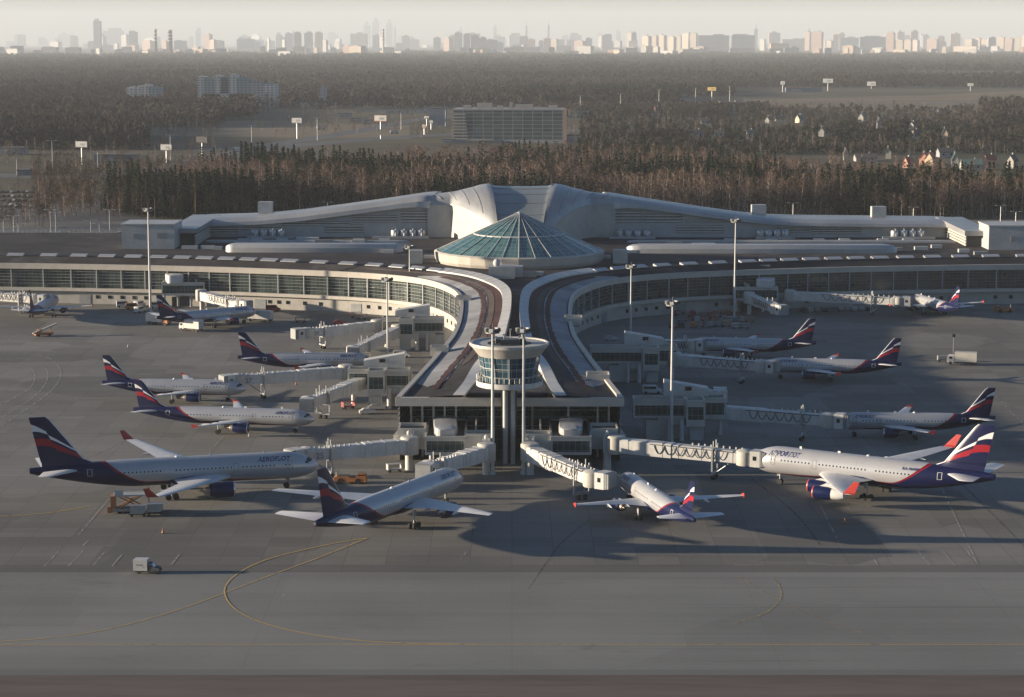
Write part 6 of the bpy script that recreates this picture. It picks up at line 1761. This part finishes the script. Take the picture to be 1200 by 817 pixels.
# viaduct rail behind the left wing
g0, g1 = at(-20, 282), at(142, 280); P = empty('guard_rail', (g0.x, g0.y, 0), 0, 'long low guard rail with posts behind the left glass wing', 'guard rail')
b = MB()
for z in (4.2, 5.4): b.box(((g1.x - g0.x) / 2, 0, z), (g1.x - g0.x, .15, .35))
b.build('rail', M['steel'], P); b = MB()
for k in range(30): b.box(((g1.x - g0.x) * k / 29, 0, 3.2), (.3, .3, 5.6))
b.build('rail_posts', M['steel'], P)
b = MB(); b.box(((g1.x - g0.x) / 2, 4, 3.3), (g1.x - g0.x, 8, .8)); b.build('viaduct_deck', M['concrete'], P)
low_block(30, 52, 290, 284, 'cream_wall', 'small tan kiosk behind the left glass wing', 'kiosk', 'kiosk', 5)
vehicle('truck', 99, 283, 0, 'white truck on the viaduct behind the left wing', 'white_paint', None, None, None, 3.75)
# rows of parked cars, far left car park
pc = vehicle('car', 10, 238, 80, 'dark parked car in the far left car park', 'dark_grey', 'cars in the far left car park'); pc2 = vehicle('car', 14, 241, 80, 'pale parked car in the far left car park', 'grey_panel', 'cars in the far left car park light')
for row, py in enumerate((226, 231, 236, 243)):
    for k in range(9):
        px = -4 + k * 6.2 + row * 1.5; g = at(px, py); dup((pc, pc2)[(k * 7 + row * 3) % 3 == 0], (g.x, g.y, 0), radians(80), (pc, pc2)[(k * 7 + row * 3) % 3 == 0]['label'])

# ------------------------------------------------------------------ village houses
def house(px, py, w, hgt, roofh, wall_, roof_, rz, label):
    g = at(px, py); P = empty('village_house', (g.x, g.y, 0), radians(rz), label, 'house', 'houses of the village on the right'); d = w * .8
    b = MB(); b.box((0, 0, hgt / 2), (w, d, hgt)); b.add([(-w / 2, -d / 2, hgt), (-w / 2, d / 2, hgt), (-w / 2, 0, hgt + roofh * .96), (w / 2, -d / 2, hgt), (w / 2, d / 2, hgt), (w / 2, 0, hgt + roofh * .96)], [(0, 2, 1), (3, 4, 5)]); b.build('wall', M[wall_], P)
    b = MB()
    for s in (-1, 1):
        b.add([(-w / 2 - .5, s * (d / 2 + .6), hgt - .5), (w / 2 + .5, s * (d / 2 + .6), hgt - .5), (w / 2 + .5, 0, hgt + roofh), (-w / 2 - .5, 0, hgt + roofh), (-w / 2 - .5, s * (d / 2 + .6), hgt - .2), (w / 2 + .5, s * (d / 2 + .6), hgt - .2), (w / 2 + .5, 0, hgt + roofh + .35), (-w / 2 - .5, 0, hgt + roofh + .35)],
              [(0, 1, 2, 3), (7, 6, 5, 4), (0, 4, 5, 1), (1, 5, 6, 2), (3, 2, 6, 7), (0, 3, 7, 4)])
    rf = b.build('roof', M[roof_], P); b = MB(); b.box((w * .2, d * .12, hgt + roofh + .5), (.8, .8, 2.0)); b.build('chimney', M['concrete'], rf)
    for x in (-.25, .25):
        b = MB(); b.box((w * x, -d / 2 - .05, hgt * .55), (1.3, .15, 1.5)); b.build('window', M['car_glass'], P)
for q in hs_: house(q[0], q[1], q[2] * .9, q[3] * .85, q[4] * .75, *q[5:])

# ------------------------------------------------------------------ twin chimneys and the far city
def chimney(px, pt, D, w, label, red=False):
    p = at_depth(px, pt, D); P = empty('chimney_stack', (p.x, D, 0), 0, label, 'chimney', 'factory chimneys on the skyline'); r = w / 2 * D / FOC
    b = MB(); b.lathe([(r * 1.15, 0), (r * .9, p.z), (r * .7, p.z), (r * .7, p.z - 4)], 14); b.build('shaft', M['brown_bark'] if not red else M['concrete'], P, 40)
    b = MB()
    for k in range(4): z = p.z * (.55 + k * .13); b.lathe([(r * 1.06, z), (r * 1.05, z + p.z * .05)], 14)
    b.build('bands', M['red_paint'] if red else M['concrete'], P)
chimney(182, 34, 13500, 3.4, 'left dark striped chimney of the twin pair on the skyline'); chimney(199, 35, 13500, 5.5, 'right wider dark chimney of the twin pair on the skyline'); chimney(449, 34, 14500, 2.4, 'slim red and white chimney on the skyline left of centre', True)
CITY = [(113, 8, 22, 'slate', 0), (133, 24, 33, 'grey', 2), (156, 10, 36, 'slate', 1), (153, 13, 53, 'pink', 0), (171, 13, 47, 'pink', 0), (192, 7, 47, 'pink', 0), (211, 14, 47, 'slate', 0), (242, 8, 39, 'pink', 0), (248, 7, 46, 'cream', 0), (257, 9, 47, 'grey', 0), (232, 6, 33, 'grey', 2),
        (288, 21, 45, 'teal', 1), (343, 5, 36, 'grey', 3), (338, 8, 38, 'slate', 1), (349, 8, 37, 'brown', 0), (361, 9, 37, 'grey', 0), (373, 8, 37, 'brown', 0), (332, 4, 46, 'white', 0), (380, 5, 46, 'white', 0), (349, 14, 55, 'cream', 0), (314, 3, 44, 'white', 0), (390, 12, 38, 'grey', 2), (75, 14, 38, 'grey', 2), (20, 8, 40, 'grey', 2), (50, 10, 44, 'grey', 2),
        (430, 8, 26, 'slate', 2), (440, 8, 21, 'slate', 2), (456, 7, 23, 'slate', 2), (463, 3, 30, 'slate', 2), (420, 19, 38, 'grey', 1), (440, 7, 40, 'teal', 0), (475, 8, 41, 'grey', 1), (512, 8, 43, 'grey', 0), (523, 8, 44, 'pink', 0), (529, 6, 41, 'grey', 0), (537, 9, 37, 'slate', 0), (548, 10, 39, 'slate', 0), (556, 9, 40, 'slate', 0), (565, 10, 43, 'slate', 0), (576, 14, 46, 'slate', 0), (586, 8, 49, 'slate', 0),
        (540, 4, 31, 'slate', 2), (580, 4, 28, 'slate', 2), (617, 2, 26, 'slate', 3), (643, 2, 25, 'slate', 3), (614, 10, 42, 'slate', 1), (622, 9, 45, 'brown', 0), (607, 16, 52, 'cream', 0), (641, 8, 44, 'brown', 0), (648, 9, 45, 'cream', 0), (634, 5, 47, 'grey', 0), (657, 8, 46, 'slate', 1), (678, 11, 47, 'pink', 0), (668, 8, 46, 'grey', 1), (690, 8, 44, 'grey', 1), (711, 12, 40, 'grey', 1), (703, 6, 36, 'slate', 2), (725, 6, 35, 'slate', 2), (737, 6, 37, 'cream', 0), (743, 6, 37, 'grey', 0), (723, 8, 47, 'white', 0), (742, 10, 47, 'grey', 0),
        (756, 9, 41, 'cream', 0), (765, 9, 41, 'cream', 0), (774, 9, 40, 'cream', 0), (786, 8, 42, 'cream', 0), (794, 8, 41, 'cream', 0), (803, 9, 38, 'cream', 0), (812, 8, 38, 'cream', 0), (837, 35, 40, 'blue', 0), (871, 27, 40, 'blue', 0), (886, 4, 30, 'slate', 3), (893, 6, 45, 'white', 0), (908, 13, 37, 'brown', 1), (915, 7, 50, 'cream', 0), (930, 26, 45, 'slate', 1), (948, 5, 33, 'grey', 3), (946, 6, 36, 'pink', 0), (957, 12, 36, 'pink', 0), (966, 3, 46, 'white', 0), (970, 9, 47, 'cream', 0), (981, 9, 40, 'brown', 1), (996, 22, 43, 'blue', 0), (1023, 30, 42, 'blue', 0), (1043, 9, 37, 'pink', 0),
        (1046, 7, 46, 'cream', 0), (1054, 8, 46, 'cream', 0), (1063, 9, 46, 'cream', 0), (1072, 7, 46, 'cream', 0), (1056, 8, 36, 'brown', 1), (1072, 8, 35, 'brown', 1), (1092, 12, 45, 'pink', 0), (1103, 8, 42, 'brown', 1), (1120, 11, 38, 'brown', 1), (1128, 34, 54, 'cream', 0), (1104, 10, 48, 'brown', 1), (1135, 8, 45, 'cream', 0), (1144, 9, 44, 'cream', 0), (1154, 8, 45, 'cream', 0), (1163, 9, 43, 'grey', 0), (1172, 9, 42, 'cream', 0), (1182, 9, 44, 'pink', 0), (1192, 9, 43, 'cream', 0), (1201, 8, 41, 'cream', 0), (1085, 6, 40, 'grey', 1), (986, 5, 38, 'brown', 1)]
COLW = dict(slate='slate blue', grey='grey', pink='pinkish brick', cream='cream', white='white', brown='brown', blue='dark blue', teal='pale teal')
LM = [(0, 'near the left picture edge'), (75, 'left of the tallest left tower'), (120, 'left of the twin chimneys'), (190, 'around the twin chimneys'), (225, 'right of the twin chimneys'), (270, 'above the white complex in the woods'), (325, 'in the tower group left of centre'), (400, 'near the slim red chimney'), (500, 'left of the dark cluster'), (535, 'in the dark cluster'), (595, 'above the glass office'), (665, 'right of the glass office line'),
      (750, 'in the long bright cream row'), (820, 'beside the two long blue slabs'), (885, 'right of the two long blue slabs'), (940, 'left of the twin dark blue slabs'), (985, 'around the twin dark blue slabs'), (1040, 'right of the twin dark blue slabs'), (1090, 'above the lone small billboard'), (1130, 'near the right end of the skyline')]
def landmark(px): return [t for x, t in LM if px >= x][-1]
rr = random.Random(77); seen = {}
def city_block(px, w, yt, m, kind, label=None, D=None):
    D = D or {0: rr.uniform(17500, 20500), 1: rr.uniform(20000, 23500), 2: rr.uniform(32000, 38000), 3: rr.uniform(25000, 27000)}[kind]
    p = at_depth(px, yt, D); k = D / FOC; W = w * k; d = min(W * .8, 60); h = p.z
    P = empty('city_block', (p.x, D, 0), rr.uniform(-.12, .12) - (.55 if m in ('cream', 'pink', 'white') else 0), label, 'city building', 'buildings of the far skyline')
    b = MB(); uv = []; h0 = h * (.93 if kind < 2 else .86)
    walls(b, uv, -W / 2, W / 2, 0, d, 0, h0); o = b.build('wall', PM[m], P); set_uv(o, uv)
    b = MB()
    if kind == 3: b.lathe([(W * .35, h0), (W * .12, h * 1.0), (.4, h * 1.10)], 8, (0, d / 2, 0))
    else: b.box((W * rr.uniform(-.15, .15), d / 2, (h0 + h) / 2), (W * rr.uniform(.3, .75), d * .5, h - h0))
    b.build('roof_house', M['grey_wall'], P)
    return P
used = {}
def lab_for(px, w, yt, m, kind):
    shape = 'spired tower' if kind == 3 else ('long low slab' if w > 18 else ('slim tower' if yt < 36 else ('apartment tower' if yt < 46 else 'low block')))
    faint = 'faint hazy ' if kind == 2 else ('hazy ' if kind == 1 else '')
    base = '%s%s %s on the skyline %s' % (faint, COLW[m], shape, landmark(px)); n_ = used.get(base, 0); used[base] = n_ + 1
    return base, n_
city_rows = [(c, lab_for(*c)) for c in sorted(CITY)]
for c, (base, n_) in city_rows:
    tot = used[base]
    pos = '' if tot == 1 else ('leftmost ', 'next ', 'third ', 'fourth ', 'fifth ', 'sixth ')[min(n_, 5)] if not (tot == 2 and n_ == 1) else 'right hand '
    city_block(*c, label=pos + base)
# nameless filler of the far haze: many faint blocks
FW = [('grey', 'faint grey'), ('slate', 'faint slate blue'), ('white', 'faint pale')]
for k in range(110):
    px = rr.gauss(*[(60, 60), (230, 50), (350, 45), (440, 40), (570, 60), (700, 50), (900, 70), (1100, 70)][k % 8]); i = rr.randrange(3)
    o = city_block(px, rr.uniform(4, 15), rr.choice([40, 43, 46, 48, 50, 52]) + rr.uniform(-2, 3), FW[i][0], 1 if rr.random() < .5 else 2, None, rr.uniform(22000, 37000))
    o['label'] = '%s block lost in the haze of the far city' % FW[i][1]; o['group'] = FW[i][1] + ' blocks lost in the city haze'
# low blocks between the wood edge and the towers
FL = [('cream', 'sunlit cream'), ('white', 'pale'), ('grey', 'grey'), ('pink', 'brick'), ('slate', 'slate grey')]
CL = [(20, 30), (155, 35), (245, 25), (350, 30), (430, 25), (545, 45), (630, 30), (740, 40), (800, 40), (935, 50), (1010, 40), (1090, 45), (1160, 45)]
for k in range(110):
    c_, s_ = CL[k % len(CL)]; px = rr.gauss(c_, s_); i = rr.choice([0, 1, 2, 2, 3, 4, 4]) if px < 700 else rr.choice([0, 0, 1, 1, 2, 3, 4])
    o = city_block(px, rr.uniform(4, 18), rr.uniform(53, 61), FL[i][0], 0, None, rr.uniform(13200, 16500))
    o['label'] = '%s low block between the far wood and the city towers' % FL[i][1]; o['group'] = FL[i][1] + ' low blocks at the foot of the city'
shed_n = {}
def shed_label(x, m):
    b_ = '%s low shed at the far wood edge %s' % ('sunlit cream' if m == 'cream_wall' else ('white' if m == 'pale_wall' else 'grey'), landmark(x)); shed_n[b_] = shed_n.get(b_, 0) + 1
    return b_ if shed_n[b_] == 1 else 'another ' + b_ if shed_n[b_] == 2 else 'third ' + b_
# bright low sheds at the edge of the far wood
for i, (x0, x1, yt, m) in enumerate([(957, 986, 63.5, 'cream_wall'), (990, 1004, 63, 'pale_wall'), (1008, 1037, 64, 'cream_wall'), (1048, 1081, 65.5, 'pale_wall'), (1099, 1110, 71, 'pale_wall'), (598, 615, 55, 'cream_wall'), (557, 576, 57, 'cream_wall'), (539, 548, 56, 'pale_wall'), (343, 357, 55, 'cream_wall'), (404, 420, 57, 'pale_wall'), (217, 226, 59, 'pale_wall'), (246, 254, 61.5, 'pale_wall'), (470, 495, 60, 'grey_wall'), (505, 540, 62, 'pale_wall'), (660, 678, 60, 'pale_wall'), (733, 747, 56, 'pale_wall'), (757, 771, 54.5, 'cream_wall'), (800, 830, 58, 'grey_wall'), (855, 885, 57, 'grey_wall'), (903, 925, 51, 'cream_wall'), (135, 142, 58, 'pale_wall'), (12, 26, 54, 'pale_wall'), (620, 645, 66, 'grey_wall'), (690, 706, 66, 'grey_wall')]):
    D = 13600 + (i % 5) * 180; a, c = at_depth(x0, yt, D), at_depth(x1, yt, D); W = c.x - a.x; P = empty('far_shed', ((a.x + c.x) / 2, D, 0), 0, shed_label(x0, m), 'warehouse', 'low sheds before the far city')
    b = MB(); b.box((0, 20, a.z / 2), (W, 40, a.z)); b.build('wall', M[m], P)
    b = MB(); b.box((0, 20, a.z + .6), (W * 1.01, 41, 1.2)); b.build('roof', M['grey_wall'], P)

# ------------------------------------------------------------------ morning haze over everything
b = MB(); b.box((0, 20500, 319), (70000, 43000, 640)); hz_ = b.build('haze', None or M['dark_grey']); hz_.data.materials.clear()
hm = bpy.data.materials.new('haze'); hm.use_nodes = True; hn = hm.node_tree
for n_ in list(hn.nodes):
    if n_.type == 'BSDF_PRINCIPLED': hn.nodes.remove(n_)
vp = hn.nodes.new('ShaderNodeVolumePrincipled'); vp.inputs['Color'].default_value = (.84, .905, .98, 1); vp.inputs['Density'].default_value = 3.5e-5; vp.inputs['Anisotropy'].default_value = 0.0
hn.links.new(vp.outputs[0], [n_ for n_ in hn.nodes if n_.type == 'OUTPUT_MATERIAL'][0].inputs['Volume'])
hz_.data.materials.append(hm); tag(hz_, kind='stuff'); hm.volume_intersection_method = 'FAST' if hasattr(hm, 'volume_intersection_method') else None
